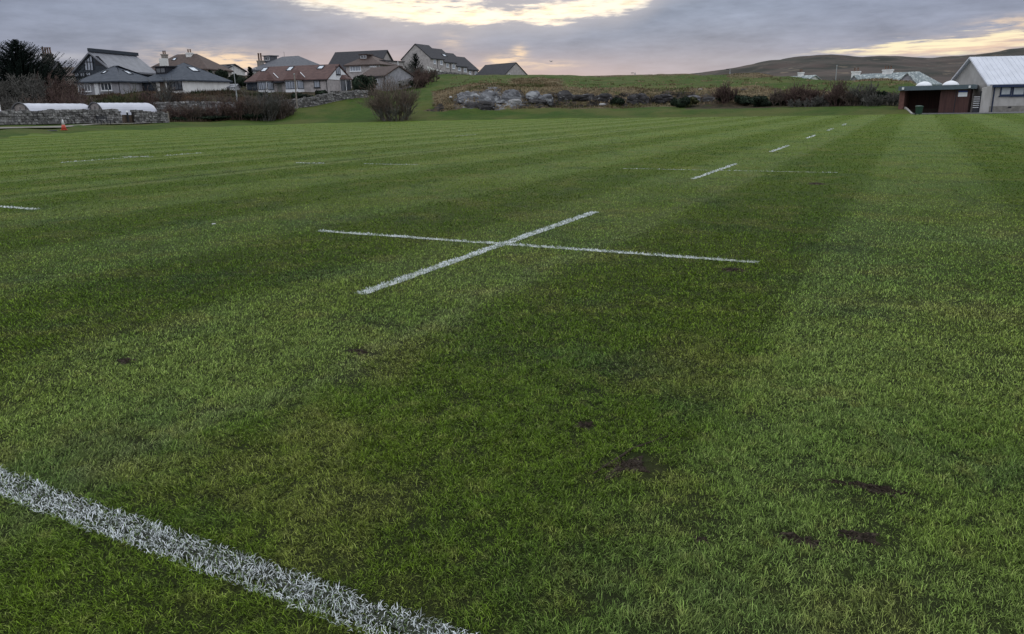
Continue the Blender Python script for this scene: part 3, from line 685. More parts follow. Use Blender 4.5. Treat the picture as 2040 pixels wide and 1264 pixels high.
# ---- bare soil in the turf: low clods
M_soil = mat('wet_soil', (0.080, 0.060, 0.044), 0.9, scale=90, col2=(0.022, 0.017, 0.012), spec=0.25, bump=0.8)
def soil_patch(u, v, ru, rv, label, name='soil_patch'):
    cx, cy = uv2xy(u, v); nr, na = 12, 40; V = [(0, 0, 0.010)]; F = []
    for i in range(1, nr+1):
        for j in range(na):
            t = 2*math.pi*j/na; k = i/nr
            jag = 0.75+0.9*(mnoise.fractal(Vector((math.cos(t)*2.2+u*7, math.sin(t)*2.2+v*9, 0.3)), .8, 2.0, 4)+0.05)
            a, b = math.cos(t)*ru*k*jag*1.1, math.sin(t)*rv*k*jag*1.0
            X_ = a*UX+b*UY; Y_ = a*UY-b*UX
            hz_ = (0.005+0.022*mnoise.fractal(Vector((X_*45+u, Y_*45, 1.0)), .8, 2, 3))*(1-k*k)+0.003
            V.append((X_, Y_, hz_ if i < nr else -0.004))
    for j in range(na): F.append((0, 1+j, 1+(j+1) % na))
    for i in range(nr-1):
        for j in range(na):
            F.append((1+i*na+j, 1+(i+1)*na+j, 1+(i+1)*na+(j+1) % na, 1+i*na+(j+1) % na))
    me = raw_mesh(name, V, F); me.materials.append(M_soil); o = bpy.data.objects.new(name, me); link(o)
    o.location = (cx, cy, 0.002); tag(o, label, 'soil patch', 'bare soil patches torn in the turf')
soil_patch(3.15, -1.27, .05, .045, 'small single clod of dark soil left of the pale worn scrape')
soil_patch(2.84, -0.95, .10, .10, 'broad worn scrape of soil with a straight dark slit at its edge')
soil_patch(2.55, -0.20, .035, .08, 'deep dark divot, nearest and darkest of the pair at lower right')
soil_patch(3.06, -0.03, .04, .16, 'long ragged strip of torn soil above the two lower divots')
soil_patch(2.66, -0.03, .035, .07, 'ragged divot just right of the deep dark divot')
soil_patch(7.02, -1.36, .07, .11, 'dark divot just below the right end of the nearest crossbar')
soil_patch(15.3, -1.55, .2, .16, 'tiny dark clod below the right end of the second crossbar')
soil_patch(2.87, -4.28, .04, .08, 'thin dark scuff in the pale turf at the left')
soil_patch(3.62, -3.02, .04, .07, 'bluish dark scuff left of the turf centre')
soil_patch(2.40, -0.52, .02, .03, 'very small dark hole left of the lower divots')
# slit beside the scrape
mb = MB(); a = np.array([*uv2xy(2.70, -1.05), 0.008]); b = np.array([*uv2xy(3.0, -0.98), 0.008]); c_ = np.array([*uv2xy(3.30, -0.82), 0.008])
mb.tube([a, (a+b)/2+[0.004, 0, 0], b, (b+c_)/2, c_], [0.003, 0.006, 0.005, 0.002, 0.001], 5)
o = mb.build('turf_slit', M_soil); tag(o, 'narrow dark slit cut in the turf beside the worn scrape', 'turf slit')
# litter
mb = MB(); q = P(426, 450, 10); g = uv2xy(7.31, -8.49)
for k in range(3): mb.cbox((g[0]+0.012*k-0.01, g[1]+0.01*k, 0.02), 0.018, 0.013, 0.010, 0.5+k)
o = mb.build('litter_scrap', M_trimw); tag(o, 'tiny crumpled white scrap lying on the grass at centre left', 'litter')

# ------------------------------------------------------------------ houses
UP = np.array([0, 0, 1.0])
class Plane:
    def __init__(self, o, a, b):
        self.o = np.asarray(o, float); self.a = np.asarray(a, float); self.a /= np.linalg.norm(self.a)
        b = np.asarray(b, float); b = b-self.a*(b@self.a); self.b = b/np.linalg.norm(b)
        nn = np.cross(self.a, self.b)
        if nn@(np.array([0, 0, EYE])-self.o) < 0: nn = -nn
        self.n = nn
    def hit(self, px, py):
        d = ray(px, py); e = np.array([0, 0, EYE]); t = ((self.o-e)@self.n)/(d@self.n); q = e+d*t-self.o
        return q@self.a, q@self.b
    def rect(self, x0, y0, x1, y1):
        p = [self.hit(x0, (y0+y1)/2)[0], self.hit(x1, (y0+y1)/2)[0]]; q = [self.hit((x0+x1)/2, y0)[1], self.hit((x0+x1)/2, y1)[1]]
        return min(p), max(p), min(q), max(q)
    def pt(self, s, h, k=0.0): return self.o+self.a*s+self.b*h+self.n*k
def quadbox(mb, pl, s0, s1, h0, h1, k0, k1):
    return mb.hexa([pl.pt(s0, h0, k0), pl.pt(s1, h0, k0), pl.pt(s1, h1, k0), pl.pt(s0, h1, k0),
                    pl.pt(s0, h0, k1), pl.pt(s1, h0, k1), pl.pt(s1, h1, k1), pl.pt(s0, h1, k1)])
def window(root, pl, px, cols=2, rows=1, frame=None, pane=None, name='window', fw=0.09, sill=True, local=None, thick=0.07, pname='pane'):
    s0, s1, h0, h1 = local or pl.rect(*px)
    frame = frame or M_trimw; pane = pane or M_glass
    mb = MB()
    quadbox(mb, pl, s0, s0+fw, h0, h1, 0.003, thick); quadbox(mb, pl, s1-fw, s1, h0, h1, 0.003, thick)
    quadbox(mb, pl, s0+fw, s1-fw, h1-fw, h1, 0.003, thick-.004); quadbox(mb, pl, s0+fw, s1-fw, h0, h0+fw, 0.003, thick-.004)
    for i in range(1, cols):
        c_ = s0+(s1-s0)*i/cols; quadbox(mb, pl, c_-fw*.4, c_+fw*.4, h0+fw, h1-fw, 0.003, thick-.008)
    for i in range(1, rows):
        c_ = h0+(h1-h0)*i/rows; quadbox(mb, pl, s0+fw, s1-fw, c_-fw*.35, c_+fw*.35, 0.003, thick-.012)
    if sill: quadbox(mb, pl, s0-.08, s1+.08, h0-.10, h0-.002, 0.003, 0.13)
    f = mb.build(name, frame, root)
    mp = MB(); quadbox(mp, pl, s0+fw*.6, s1-fw*.6, h0+fw*.6, h1-fw*.6, 0.006, 0.03)
    mp.build(pname, pane, f)
    return f
def door(root, pl, px, m_, name='door', local=None):
    s0, s1, h0, h1 = local or pl.rect(*px)
    mb = MB(); quadbox(mb, pl, s0, s1, h0, h1, 0.003, 0.06); d = mb.build(name, m_, root)
    mh = MB(); quadbox(mh, pl, s1-.16, s1-.10, h0+1.0, h0+1.12, 0.062, 0.11); mh.build('handle', M_metal, d)
    return d
def slab(mb, pts, th=0.2):
    pts = [np.asarray(p, float) for p in pts]; k = len(pts)
    lo = [p-UP*th for p in pts]
    mb.add(pts+lo, [tuple(range(k)), tuple(range(2*k-1, k-1, -1))] + [(i, k+i, k+(i+1) % k, (i+1) % k) for i in range(k)])
class House:
    """A = nearest front corner (pixel, range); B = other front corner; D = depth; z by surveyed pixels"""
    def __init__(self, name, label, A, B, D, eave, ridge, base=None, cat='house', group=None, wall=None, roof=None, ins=(0, 0), ov=0.35, ridge_t=0.5, kind='long', drop=1.5, flip=False, rz=None, th=0.2):
        ax, ar = A; bx, br = B
        pe = eave if eave < 900 else 190; a = P(ax, pe, ar); b = P(bx, pe, br); self.A = a[:2]
        e = (b-a)[:2]; self.L = np.linalg.norm(e); self.e = np.append(e/self.L, 0)
        nn = np.array([self.e[1], -self.e[0], 0])
        if nn[:2]@a[:2] < 0: nn = -nn
        self.t = nn; self.D = D
        self.ze = Zof(ax, eave, ar) if eave < 900 else eave-1000
        self.zr = rz if rz is not None else Zof(ridge[0], ridge[1], ridge[2])
        zg = tz(*(self.A+self.t[:2]*D/2)); self.zb = Zof(ax, base, ar) if base else zg
        zlow = min(self.zb, zg)-drop
        self.o = np.array([a[0], a[1], 0.0])
        self.root = thing(name, (a[0], a[1], self.zb), label, cat, group)
        L, ze, zr = self.L, self.ze, self.zr
        p = self.p
        mb = MB()
        ws = [p(0, 0, zlow), p(L, 0, zlow), p(L, D, zlow), p(0, D, zlow), p(0, 0, ze), p(L, 0, ze), p(L, D, ze), p(0, D, ze)]
        rt = D*ridge_t; under = th+0.03
        if kind == 'long':
            fs = [(0, 1, 5, 4), (2, 3, 7, 6), (3, 2, 1, 0)]
            vs = list(ws)
            i0, i1 = ins
            if i0 == 0: vs.append(p(0, rt, zr-under)); fs.append((3, 0, 4, len(vs)-1, 7))
            else: fs.append((3, 0, 4, 7))
            if i1 == 0: vs.append(p(L, rt, zr-under)); fs.append((1, 2, 6, len(vs)-1, 5))
            else: fs.append((1, 2, 6, 5))
            mb.add(vs, fs)
        else:   # gable faces the front
            vs = ws+[p(L*ridge_t, 0, zr-under), p(L*ridge_t, D, zr-under)]
            mb.add(vs, [(0, 1, 5, 8, 4), (2, 3, 7, 9, 6), (3, 0, 4, 7), (1, 2, 6, 5), (3, 2, 1, 0)])
        self.wall = mb.build('wall', wall or M_harl, self.root)
        mr = MB(); o = ov
        if kind == 'long':
            sl_ = (zr-ze)/max(rt, .1); zo = ze-o*sl_*0.6; sb = (zr-ze)/max(D-rt, .1); zo2 = ze-o*sb*0.6
            i0, i1 = ins
            r0 = p(-o if i0 == 0 else i0, rt, zr); r1 = p(L+o if i1 == 0 else L-i1, rt, zr)
            f0, f1, b0, b1 = p(-o, -o, zo), p(L+o, -o, zo), p(-o, D+o, zo2), p(L+o, D+o, zo2)
            slab(mr, [f0, f1, r1, r0], th); slab(mr, [b1, b0, r0, r1], th)
            if i0: slab(mr, [b0, f0, r0+UP*.004], th)
            if i1: slab(mr, [f1, b1, r1+UP*.004], th)
            self.front_roof = Plane(f0, self.e, r0-p(-o if i0 == 0 else i0, -o, zo))
            self.side_roof = Plane(f0, self.t, r0-p(-o, rt, zo)) if i0 else None
        else:
            rl = L*ridge_t; sl_ = (zr-ze)/rl; zo = ze-o*sl_*0.6; s2 = (zr-ze)/(L-rl); zo2 = ze-o*s2*.6
            r0 = p(rl, -o, zr); r1 = p(rl, D+o, zr)
            slab(mr, [p(-o, -o, zo), r0, r1, p(-o, D+o, zo)], th); slab(mr, [p(L+o, -o, zo2), p(L+o, D+o, zo2), r1, r0], th)
            self.side_roof = Plane(p(-o, -o, zo), self.t, r0-p(-o, -o, zo))
        self.roof = mr.build('roof', roof or M_slate, self.root)
        self.front = Plane(p(0, 0, self.zb), self.e, UP); self.side = Plane(p(0, 0, self.zb), self.t, UP)
    def p(self, s, t, z): return np.array([self.o[0]+self.e[0]*s+self.t[0]*t, self.o[1]+self.e[1]*s+self.t[1]*t, z])
    def win(self, px, **k): return window(self.root, self.front, px, **k)
    def swin(self, px, **k): return window(self.root, self.side, px, **k)
    def skyl(self, px, side=False, **k):
        k.setdefault('frame', M_trimd); k.setdefault('pane', M_sglass); k.setdefault('fw', .07)
        return window(self.root, self.side_roof if side else self.front_roof, px, cols=1, name='skylight', sill=False, thick=.10, **k)
    def chimney(self, s, t, w_, d_, ztop, pots=2, m_=None, zbot=None):
        mb = MB(); zb = zbot if zbot is not None else self.ze
        c_ = self.p(s, t, zb)
        rz = math.atan2(self.e[1], self.e[0])
        mb.cbox(c_, w_, d_, ztop-zb-.22, rz); mb.cbox(self.p(s, t, ztop-.218), w_+.16, d_+.16, .218, rz)
        ch = mb.build('chimney', m_ or M_chim, self.root)
        for i in range(pots):
            q = self.p(s+(i-(pots-1)/2)*w_/max(pots, 1)*.9, t, ztop+.002)
            MB().lathe(q, [(.15, 0), (.12, .1), (.12, .5), (.15, .55), (.15, .62)], 10).build('chimney_pot', M_pot, ch)
        return ch
    def gutter(self, m_=None):
        mb = MB(); z = self.ze-.12
        mb.tube([self.p(-.2, -.28, z-.12), self.p(self.L+.2, -.28, z-.12)], .06, 6)
        mb.tube([self.p(.08, -.07, z-.1), self.p(.08, -.07, self.zb-.2)], .04, 6)
        return mb.build('gutter', m_ or M_trimd, self.root)
    def s_at(self, px, t):             # s where the vertical through depth t crosses column px
        d = ray(px, 150)[:2]; q = self.o[:2]+self.t[:2]*t
        return float(np.linalg.solve(np.array([[self.e[0], -d[0]], [self.e[1], -d[1]]]), -q)[0])
    def z_at(self, px, py, s, t):      # height on the vertical through local (s, t)
        q = self.p(s, t, 0); return Zof(px, py, math.hypot(q[0], q[1]))
def dormer(h, px, wall, roof, frame, cols=3, proj=0.0, name='dormer'):
    """box dormer with flat roof standing on the front slope; px = front face in the picture"""
    pl = h.front_roof; s0, s1, _, _ = pl.rect(*px)
    base = pl.hit((px[0]+px[2])/2, px[3])[1]; q = pl.pt((s0+s1)/2, base)
    t_in = (q-h.o)@h.t
    r_ = math.hypot(q[0], q[1]); ztop = Zof((px[0]+px[2])/2, px[1], r_); zbot = q[2]
    o = h.o[:2]; s0 -= h.L*0; ss0 = (pl.pt(s0, base)-h.o)@h.e; ss1 = (pl.pt(s1, base)-h.o)@h.e
    ss0, ss1 = min(ss0, ss1), max(ss0, ss1)
    depth = (ztop-zbot)/max((h.zr-h.ze)/(h.D/2), .2)+.3
    mb = MB(); mb.hexa([h.p(ss0, t_in-.12, zbot-.3), h.p(ss1, t_in-.12, zbot-.3), h.p(ss1, t_in+depth, zbot-.3), h.p(ss0, t_in+depth, zbot-.3),
                        h.p(ss0, t_in-.12, ztop), h.p(ss1, t_in-.12, ztop), h.p(ss1, t_in+depth, ztop), h.p(ss0, t_in+depth, ztop)])
    d = mb.build(name, wall, h.root)
    mr = MB(); a = .22; mr.hexa([h.p(ss0-a, t_in-.4, ztop+.003), h.p(ss1+a, t_in-.4, ztop+.003), h.p(ss1+a, t_in+depth+.3, ztop+.003), h.p(ss0-a, t_in+depth+.3, ztop+.003),
                                h.p(ss0-a, t_in-.4, ztop+.15), h.p(ss1+a, t_in-.4, ztop+.15), h.p(ss1+a, t_in+depth+.3, ztop+.22), h.p(ss0-a, t_in+depth+.3, ztop+.22)])
    mr.build('dormer_roof', roof, d)
    wp = Plane(h.p(ss0, t_in-.12, zbot), h.e, UP)
    window(d, wp, None, cols=cols, frame=frame, local=(.12, ss1-ss0-.12, .12, ztop-zbot-.1), fw=.07, sill=False)
    return d

# --- white-gabled bungalow with red tiles
g = House('bungalow', 'long bungalow with dark red tiled roof, three skylights and a white gable', (651, 128), (489, 136), 8.0, 156.5, (672, 127.5, 131), 188, roof=M_red, wall=M_harl, ins=(0, 1.2), ov=.2)
for r_ in ((522, 135.5, 532, 143), (573, 133.5, 583, 141.5), (633.5, 131.5, 644.5, 138)): g.skyl(r_)
g.gutter()
g.win((625.5, 160.5, 637.5, 175), cols=1, pane=M_palepane, frame=M_trimd)
# white boarded triangle of the gable
pl = g.side; D = g.D; rt = D/2
mb = MB(); zb_, zt_ = g.ze-g.zb-.15, g.zr-g.zb-.45
tri_ = [(0.05, zb_), (D-.05, zb_), (rt, zt_)]
mb.add([pl.pt(a, b, .02) for a, b in tri_]+[pl.pt(a, b, .09) for a, b in tri_], [(0, 1, 2), (3, 5, 4), (0, 3, 4, 1), (1, 4, 5, 2), (2, 5, 3, 0)])
gc = mb.build('gable_cladding', M_trimw, g.root)
pl2 = Plane(g.p(0, 0, g.zb)+pl.n*.09, g.t, UP); window(g.root, pl2, (669, 132.5, 677.5, 149), cols=2, frame=M_trimd, pane=M_palepane)
def bay(h, s0, s1, proj, z0, z1, roofm, wallm, side=False, panes=M_palepane, dark=True, zroof=1.1, cols=4, wt=None, wh=(0.9, 0.15)):
    e, t = (h.t, -h.side.n*-1) if side else (h.e, h.t*-1)
    o = h.p(0, 0, 0)
    def q(s, k, z): return np.array([o[0]+e[0]*s+t[0]*k, o[1]+e[1]*s+t[1]*k, z])
    c_ = min(.55, (s1-s0)*.2)
    ring = [(s0, 0), (s0+c_, proj), (s1-c_, proj), (s1, 0)]
    mb = MB(); mb.add([q(a, b, z0-.8) for a, b in ring]+[q(a, b, z1) for a, b in ring], [(0, 1, 5, 4), (1, 2, 6, 5), (2, 3, 7, 6), (4, 5, 6, 7), (3, 0, 4, 7), (3, 2, 1, 0)])
    b_ = mb.build('bay', wallm, h.root)
    mr = MB(); ro = .25; rr = [(s0-ro, .01), (s0+c_-ro*.5, proj+ro), (s1-c_+ro*.5, proj+ro), (s1+ro, .01)]
    tp = [(s0+c_+.2, .01), (s1-c_-.2, .01)]
    mr.add([q(a, b, z1-.05) for a, b in rr]+[q(a, b, z1+.10) for a, b in rr]+[q(tp[0][0], .01, z1+zroof), q(tp[1][0], .01, z1+zroof)],
           [(0, 1, 5, 4), (1, 2, 6, 5), (2, 3, 7, 6), (3, 2, 1, 0), (4, 5, 8), (5, 6, 9, 8), (6, 7, 9), (7, 4, 8, 9), (3, 0, 4, 7)])
    mr.build('bay_roof', roofm, b_)
    for (pa, pb) in ((1, 2), (0, 1), (2, 3)):
        A_, B_ = q(*ring[pa], z0), q(*ring[pb], z0); L_ = np.linalg.norm(B_-A_)
        if L_ < .35: continue
        wp = Plane(A_, B_-A_, UP)
        if wp.n@(np.array([0, 0, EYE])-A_) < 0: continue
        window(b_, wp, None, cols=cols if pa == 1 else 1, frame=M_trimd if dark else M_trimw, pane=panes, local=(.08, L_-.08, wh[0], z1-z0-wh[1]), fw=.07, sill=False)
    return b_
def s_of(h, px, py=175): return h.front.hit(px, py)[0]
zb1 = g.ze-.12
bay(g, *sorted((s_of(g, 546), s_of(g, 517))), 1.2, g.zb, zb1, M_red, M_trimw, panes=M_palepane, zroof=1.5)
bay(g, *sorted((s_of(g, 606), s_of(g, 571))), 1.2, g.zb, zb1, M_red, M_trimw, panes=M_palepane, zroof=1.5)
for px_, pa in ((547, (545.5, 147.5, 555, 157)), (600, (599, 146, 608, 155.5))):
    a1 = g.front_roof.hit(pa[0], pa[1]); a2 = g.front_roof.hit(pa[2], pa[3]); mb = MB(); mb.tube([g.front_roof.pt(*a1, .12), g.front_roof.pt(*a2, .12)], .07, 4); mb.build('valley_flashing', M_trimw, g.root)
ts = [g.side.hit(678, 170)[0], g.side.hit(693, 170)[0]]
bay(g, min(ts), min(max(ts), g.D), .8, g.zb+.1, g.zb+2.35, M_red, M_trimw, side=True, panes=M_glass, zroof=.8, cols=2, wh=(.25, .15))
door(g.root, g.front, (553, 163, 562, 187), mat('door_grey', (.2, .2, .19), .6, .1))
# porch canopy and open carport end
mb = MB(); s0, s1 = sorted((s_of(g, 548), s_of(g, 569))); quadbox(mb, g.front, s0, s1, zb1-g.zb-.35, zb1-g.zb-.2, .003, .9); mb.build('porch_canopy', M_trimd, g.root)
door(g.root, g.front, (492, 163, 513, 181), M_glass, name='window_wall')

# --- white bungalow with hipped slate roof and dark dormer
h = House('bungalow', 'white rendered bungalow with grey hipped slate roof and one dark dormer', (365, 125), (280.5, 131), 9.4, 157.5, (350, 122.5, 128), 190, roof=M_slate, wall=M_white, ins=(4.2, 4.2))
dormer(h, (321.5, 134.5, 341, 147), M_trimd, M_trimd, M_trimd, cols=2)
h.skyl((378.5, 134.5, 392, 142.5), side=True)
h.win((284.5, 161.5, 312, 181), cols=4, frame=M_trimd); h.win((333, 160.5, 363, 179.5), cols=4, frame=M_trimd)
door(h.root, h.front, (319, 161, 330, 186), M_timber); h.gutter(M_trimw)

# --- blue slate bungalow
h = House('bungalow', 'low grey bungalow with blue slate pyramid roof behind bare garden shrubs', (237, 127), (153, 131.5), 9.6, 160, (231, 128.5, 130), 192, roof=M_slate, wall=M_greyw, ins=(4.3, 3.4))
h.skyl((205, 141.5, 212, 147)); h.skyl((250, 141.5, 259, 148), side=True)
h.win((156, 167, 181, 183), cols=4, frame=M_trimw); h.win((201, 165, 223, 181), cols=3, frame=M_trimw)
door(h.root, h.front, (189, 166, 197, 190), M_trimw); h.gutter()

# --- modern dark house with glazed gable
h = House('house', 'tall modern house with dark glazed gable and pale sloping roof', (222, 150), (148, 154.5), 11.5, 139, (185, 104, 152.5), 178, roof=M_roofgrey, wall=M_navy, kind='front', ov=.35, th=.3)
z0 = h.zb
for (x0, x1, y0, y1, c_) in ((149, 158, 145.5, 153, 2), (160, 169, 145, 153, 2), (171, 181, 144, 151, 2)): h.win((x0, y0, x1, y1), cols=c_, frame=M_trimd, pane=M_palepane)
# big glazed panel following the slope
pl = h.front
def quad_on(pl, pix, k0, k1, m_, name, root):
    mb = MB(); q = [pl.hit(*a) for a in pix]; k = len(q)
    mb.add([pl.pt(a, b, k0) for a, b in q]+[pl.pt(a, b, k1) for a, b in q], [tuple(range(k))[::-1], tuple(range(k, 2*k))]+[(i, (i+1) % k, k+(i+1) % k, k+i) for i in range(k)])
    return mb.build(name, m_, root)
gl = quad_on(pl, [(168.5, 124), (183, 110.5), (187, 140), (170, 140)], .01, .05, M_palepane, 'glazed_gable', h.root)
mb = MB()
for a, b in (((168.5, 124), (187, 124)), ((173.5, 119.5), (175.5, 140)), ((178.5, 115), (181.5, 140)), ((168.5, 124), (170, 140)), ((183, 110.5), (187, 140))):
    mb.tube([pl.pt(*pl.hit(*a), .08), pl.pt(*pl.hit(*b), .08)], .07, 4)
mb.build('mullions', M_trimd, gl)
quad_on(pl, [(190, 112), (196, 112), (214, 131), (190, 131)], .02, .04, M_trimd, 'recess_shade', h.root)  # flat dark sheet painted for the shade inside the balcony recess
mb = MB(); mb.obox(h.p(h.L*.5-.3, -.3, h.zr+.02), h.e*.5, h.t*12.4, UP*.55); mb.build('ridge_beam', M_navy, h.root)
# --- roof glimpsed left of it
h = House('house', 'dark red roof glimpsed between the bare trees and the modern glass house', (148, 160), (108, 161), 8, 150, (130, 134, 164), None, roof=M_brown, wall=M_cream)
h.win((122, 155, 130, 161), cols=2)
# --- old house with tall chimney beside spruce
h = House('old_house', 'old stone house end with clustered chimney pots, mostly hidden by trees', (103, 136), (80, 136.4), 6, 141, (91, 122, 139), None, roof=M_dark, wall=mat('silhouette_stone', (.11, .10, .095), .95, .4, 2.5))  # stone colour darkened to give the backlit silhouette
cz = h.z_at(91, 112, h.L*.5, 2)
h.chimney(h.L*.5, 2, 1.35, 1.0, h.z_at(91, 107.5, h.L*.5, 2), pots=0, zbot=h.ze-.5, m_=MATS['silhouette_stone'])
for k in range(4):
    q = h.p(h.L*.5+(k-1.5)*.32, 2, h.z_at(91, 107.4, h.L*.5, 2)); MB().lathe(q, [(.15, 0), (.11, .1), (.11, .75), (.15, .8), (.15, .9)], 10).build('chimney_pot', M_pot, h.root)
h.win((96, 150, 101, 158), cols=2, pane=M_palepane)

# --- tall brown-roofed house with two chimneys
h = House('house', 'tall house with brown hipped roof and a stone chimney at each end of its ridge', (412, 157), (291, 163), 9.5, 136, (352, 106.5, 162), None, roof=M_brown, wall=M_cream, ins=(4.2, 3.8))
h.chimney(h.s_at(383, 4.2), 4.2, 1.0, 1.0, h.z_at(380, 104.5, 3, 4), 2, m_=M_white)
h.chimney(h.s_at(333, 4.6), 4.6, .85, .9, h.z_at(333, 107.5, 9, 4), 2)
h.skyl((344, 116, 351, 121)); h.win((289.5, 137.5, 298, 147), cols=2); h.win((401, 139, 409, 146), cols=2)
mb = MB(); a = h.s_at(330, .3); q = h.p(a, .3, h.ze-.5); mb.cbox(q, 1.3, .9, h.z_at(330, 117, a, .3)-h.ze+.5, math.atan2(h.e[1], h.e[0])); mb.build('wallhead_chimney', M_white, h.root)
# --- small dark gabled house on the rise
h = House('house', 'small dark-roofed house with pale right gable, on the rise behind two round bushes', (446, 172), (414, 175), 6.0, 139.5, (455, 128, 175), None, roof=M_dark, wall=M_white)
h.win((424, 138, 430, 145), cols=2)
# --- slate hip house with box dormer
h = House('house', 'broad grey slate roofed house with small box dormer, behind the red tiled bungalow', (598, 160), (498, 168), 9.5, 134.5, (560, 111.5, 166), None, roof=M_slateg, wall=M_cream, ins=(4.0, 4.5))
dormer(h, (533.5, 112.5, 545, 122), M_slateg, M_slateg, M_trimw, cols=3)
for px_, zt in ((519, 109.5), (523.5, 108), ):
    a = h.s_at(px_, 2.0); MB().lathe(h.p(a, 2.0, h.z_at(px_, 123, a, 2.0)), [(.2, 0), (.16, .2), (.16, 1.5), (.2, 1.6)], 10).build('flue', M_pot, h.root)
a = h.s_at(521.5, 2.0); h.chimney(a, 2.0, 1.1, .8, h.z_at(521, 121, a, 2.0), 0)
mb = MB(); a = h.s_at(570, 4.6); mb.tube([h.p(a, 4.6, h.zr), h.p(a, 4.6, h.zr+.9)], .03, 4); mb.build('aerial', M_trimd, h.root)
h.win((500, 137, 510, 144), cols=2)
# --- dark roof
h = House('house', 'large plain dark roof rising behind the brown roofed house with a dormer', (751, 174), (650, 180), 10, 137, (758, 99.5, 178), None, roof=M_dark, wall=M_harl, ins=(0, 0.0))
h.win((655, 140, 668, 148), cols=3, pane=M_palepane)
# --- brown roof with dormer
h = House('house', 'house with brown hipped roof, small box dormer and wide window over the garage', (757, 152), (688.5, 155), 10, 127, (748, 107, 156), None, roof=M_brown, wall=M_harl, ins=(4.4, 2.9), drop=2)
dormer(h, (723, 110, 736, 118), M_brown, M_brown, M_trimw, cols=2)
h.win((697, 129, 719, 142.5), cols=4, pane=M_palepane); h.win((737, 127.5, 750, 133.5), cols=3); h.gutter(M_trimw)
mb = MB(); xs = P(758, 150, 156); xe = P(806, 150, 162); zt_ = Zof(780, 122.5, 158); zl = tz(xs[0], xs[1])-1
v_ = (xe-xs); v_[2] = 0; tt = np.array([v_[1], -v_[0], 0]); tt = tt/np.linalg.norm(tt); tt = tt if tt@xs > 0 else -tt
mb.obox([xs[0], xs[1], zl], v_, tt*6, UP*(zt_-zl)); ex = mb.build('extension', M_harl, h.root)
mb = MB(); mb.obox(np.array([xs[0], xs[1], zt_+.003])-tt*.2, v_*1.02, tt*6.4, UP*.18); mb.build('flat_roof', M_dark, ex)
mb = MB(); q = P(793, 130, 158.5); mb.tube([[q[0], q[1], zt_], [q[0], q[1], zl+1]], .07, 6); mb.build('downpipe', M_trimw, ex)
# --- garage
h = House('garage', 'small garage with brown tiled roof and plain pale gable', (767, 133), (716, 138.5), 6.0, 149.5, (785, 131.5, 136), None, roof=M_brown, wall=M_greyw, cat='garage', ov=.25)
h.win((747, 158, 753, 165), cols=1, frame=M_trimw); h.gutter()

# --- stepped terrace on the hill
A0 = P(857.6, 118, 175)[:2]; az0 = math.atan2(A0[0], A0[1]); dirE = np.array([math.sin(az0+math.radians(30.5)), math.cos(az0+math.radians(30.5))])
dirT = np.array([-dirE[1], dirE[0]])          # to the left
def raw_house(name, label, o2, e2, t2, L, D, zb, ze, zr, wall, roof, cat='house', group=None, ov=.25, low=1.5):
    hh = House.__new__(House); hh.A = np.array(o2); hh.o = np.array([o2[0], o2[1], 0.0]); hh.e = np.array([*e2, 0.0]); hh.t = np.array([*t2, 0.0]); hh.L, hh.D, hh.ze, hh.zr, hh.zb = L, D, ze, zr, zb
    hh.root = thing(name, (o2[0], o2[1], zb), label, cat, group); p = hh.p
    mb = MB(); zl = zb-low
    mb.add([p(0, 0, zl), p(L, 0, zl), p(L, D, zl), p(0, D, zl), p(0, 0, ze), p(L, 0, ze), p(L, D, ze), p(0, D, ze), p(0, D/2, zr-.23), p(L, D/2, zr-.23)],
           [(0, 1, 5, 4), (2, 3, 7, 6), (3, 2, 1, 0), (3, 0, 4, 8, 7), (1, 2, 6, 9, 5)])
    hh.wall = mb.build('wall', wall, hh.root)
    mr = MB(); sl_ = (zr-ze)/(D/2); zo = ze-ov*sl_*.6
    r0, r1 = p(-ov*.5, D/2, zr), p(L+ov*.1, D/2, zr)
    slab(mr, [p(-ov*.5, -ov, zo), p(L+ov*.1, -ov, zo), r1, r0], .2); slab(mr, [p(L+ov*.1, D+ov, zo), p(-ov*.5, D+ov, zo), r0, r1], .2)
    hh.roof = mr.build('roof', roof, hh.root)
    hh.front = Plane(p(0, 0, zb), hh.e, UP); hh.side = Plane(p(0, 0, zb), hh.t, UP)
    hh.front_roof = Plane(p(0, -ov, zo), hh.e, p(0, D/2, zr)-p(0, -ov, zo)); return hh
DT = 7.4
cur = A0.copy(); bx = [857.6, 884.5, 909, 931, 952.5]; ey = [115, 117.6, 122.5, 126, 130.7, 133.2, 137.6, 140.3]; by = [139, 142, 145, 149, 152.5]
wpx = [((863.5, 119, 868, 127.5), (876.5, 120.5, 881.5, 129.5)), ((889, 126.5, 893.5, 134.5), (901, 128, 906, 137.5)), ((912, 134.5, 917, 141.5), (924, 136.5, 929, 144)), ((934.5, 142, 938, 148), (946, 143.5, 950, 151.5))]
labs = ['tallest terrace unit with the big plain gable facing left', 'second terrace unit from the gable end, with a bright skylight', 'third terrace unit from the gable end, stepped lower', 'lowest terrace unit, farthest from the big gable']
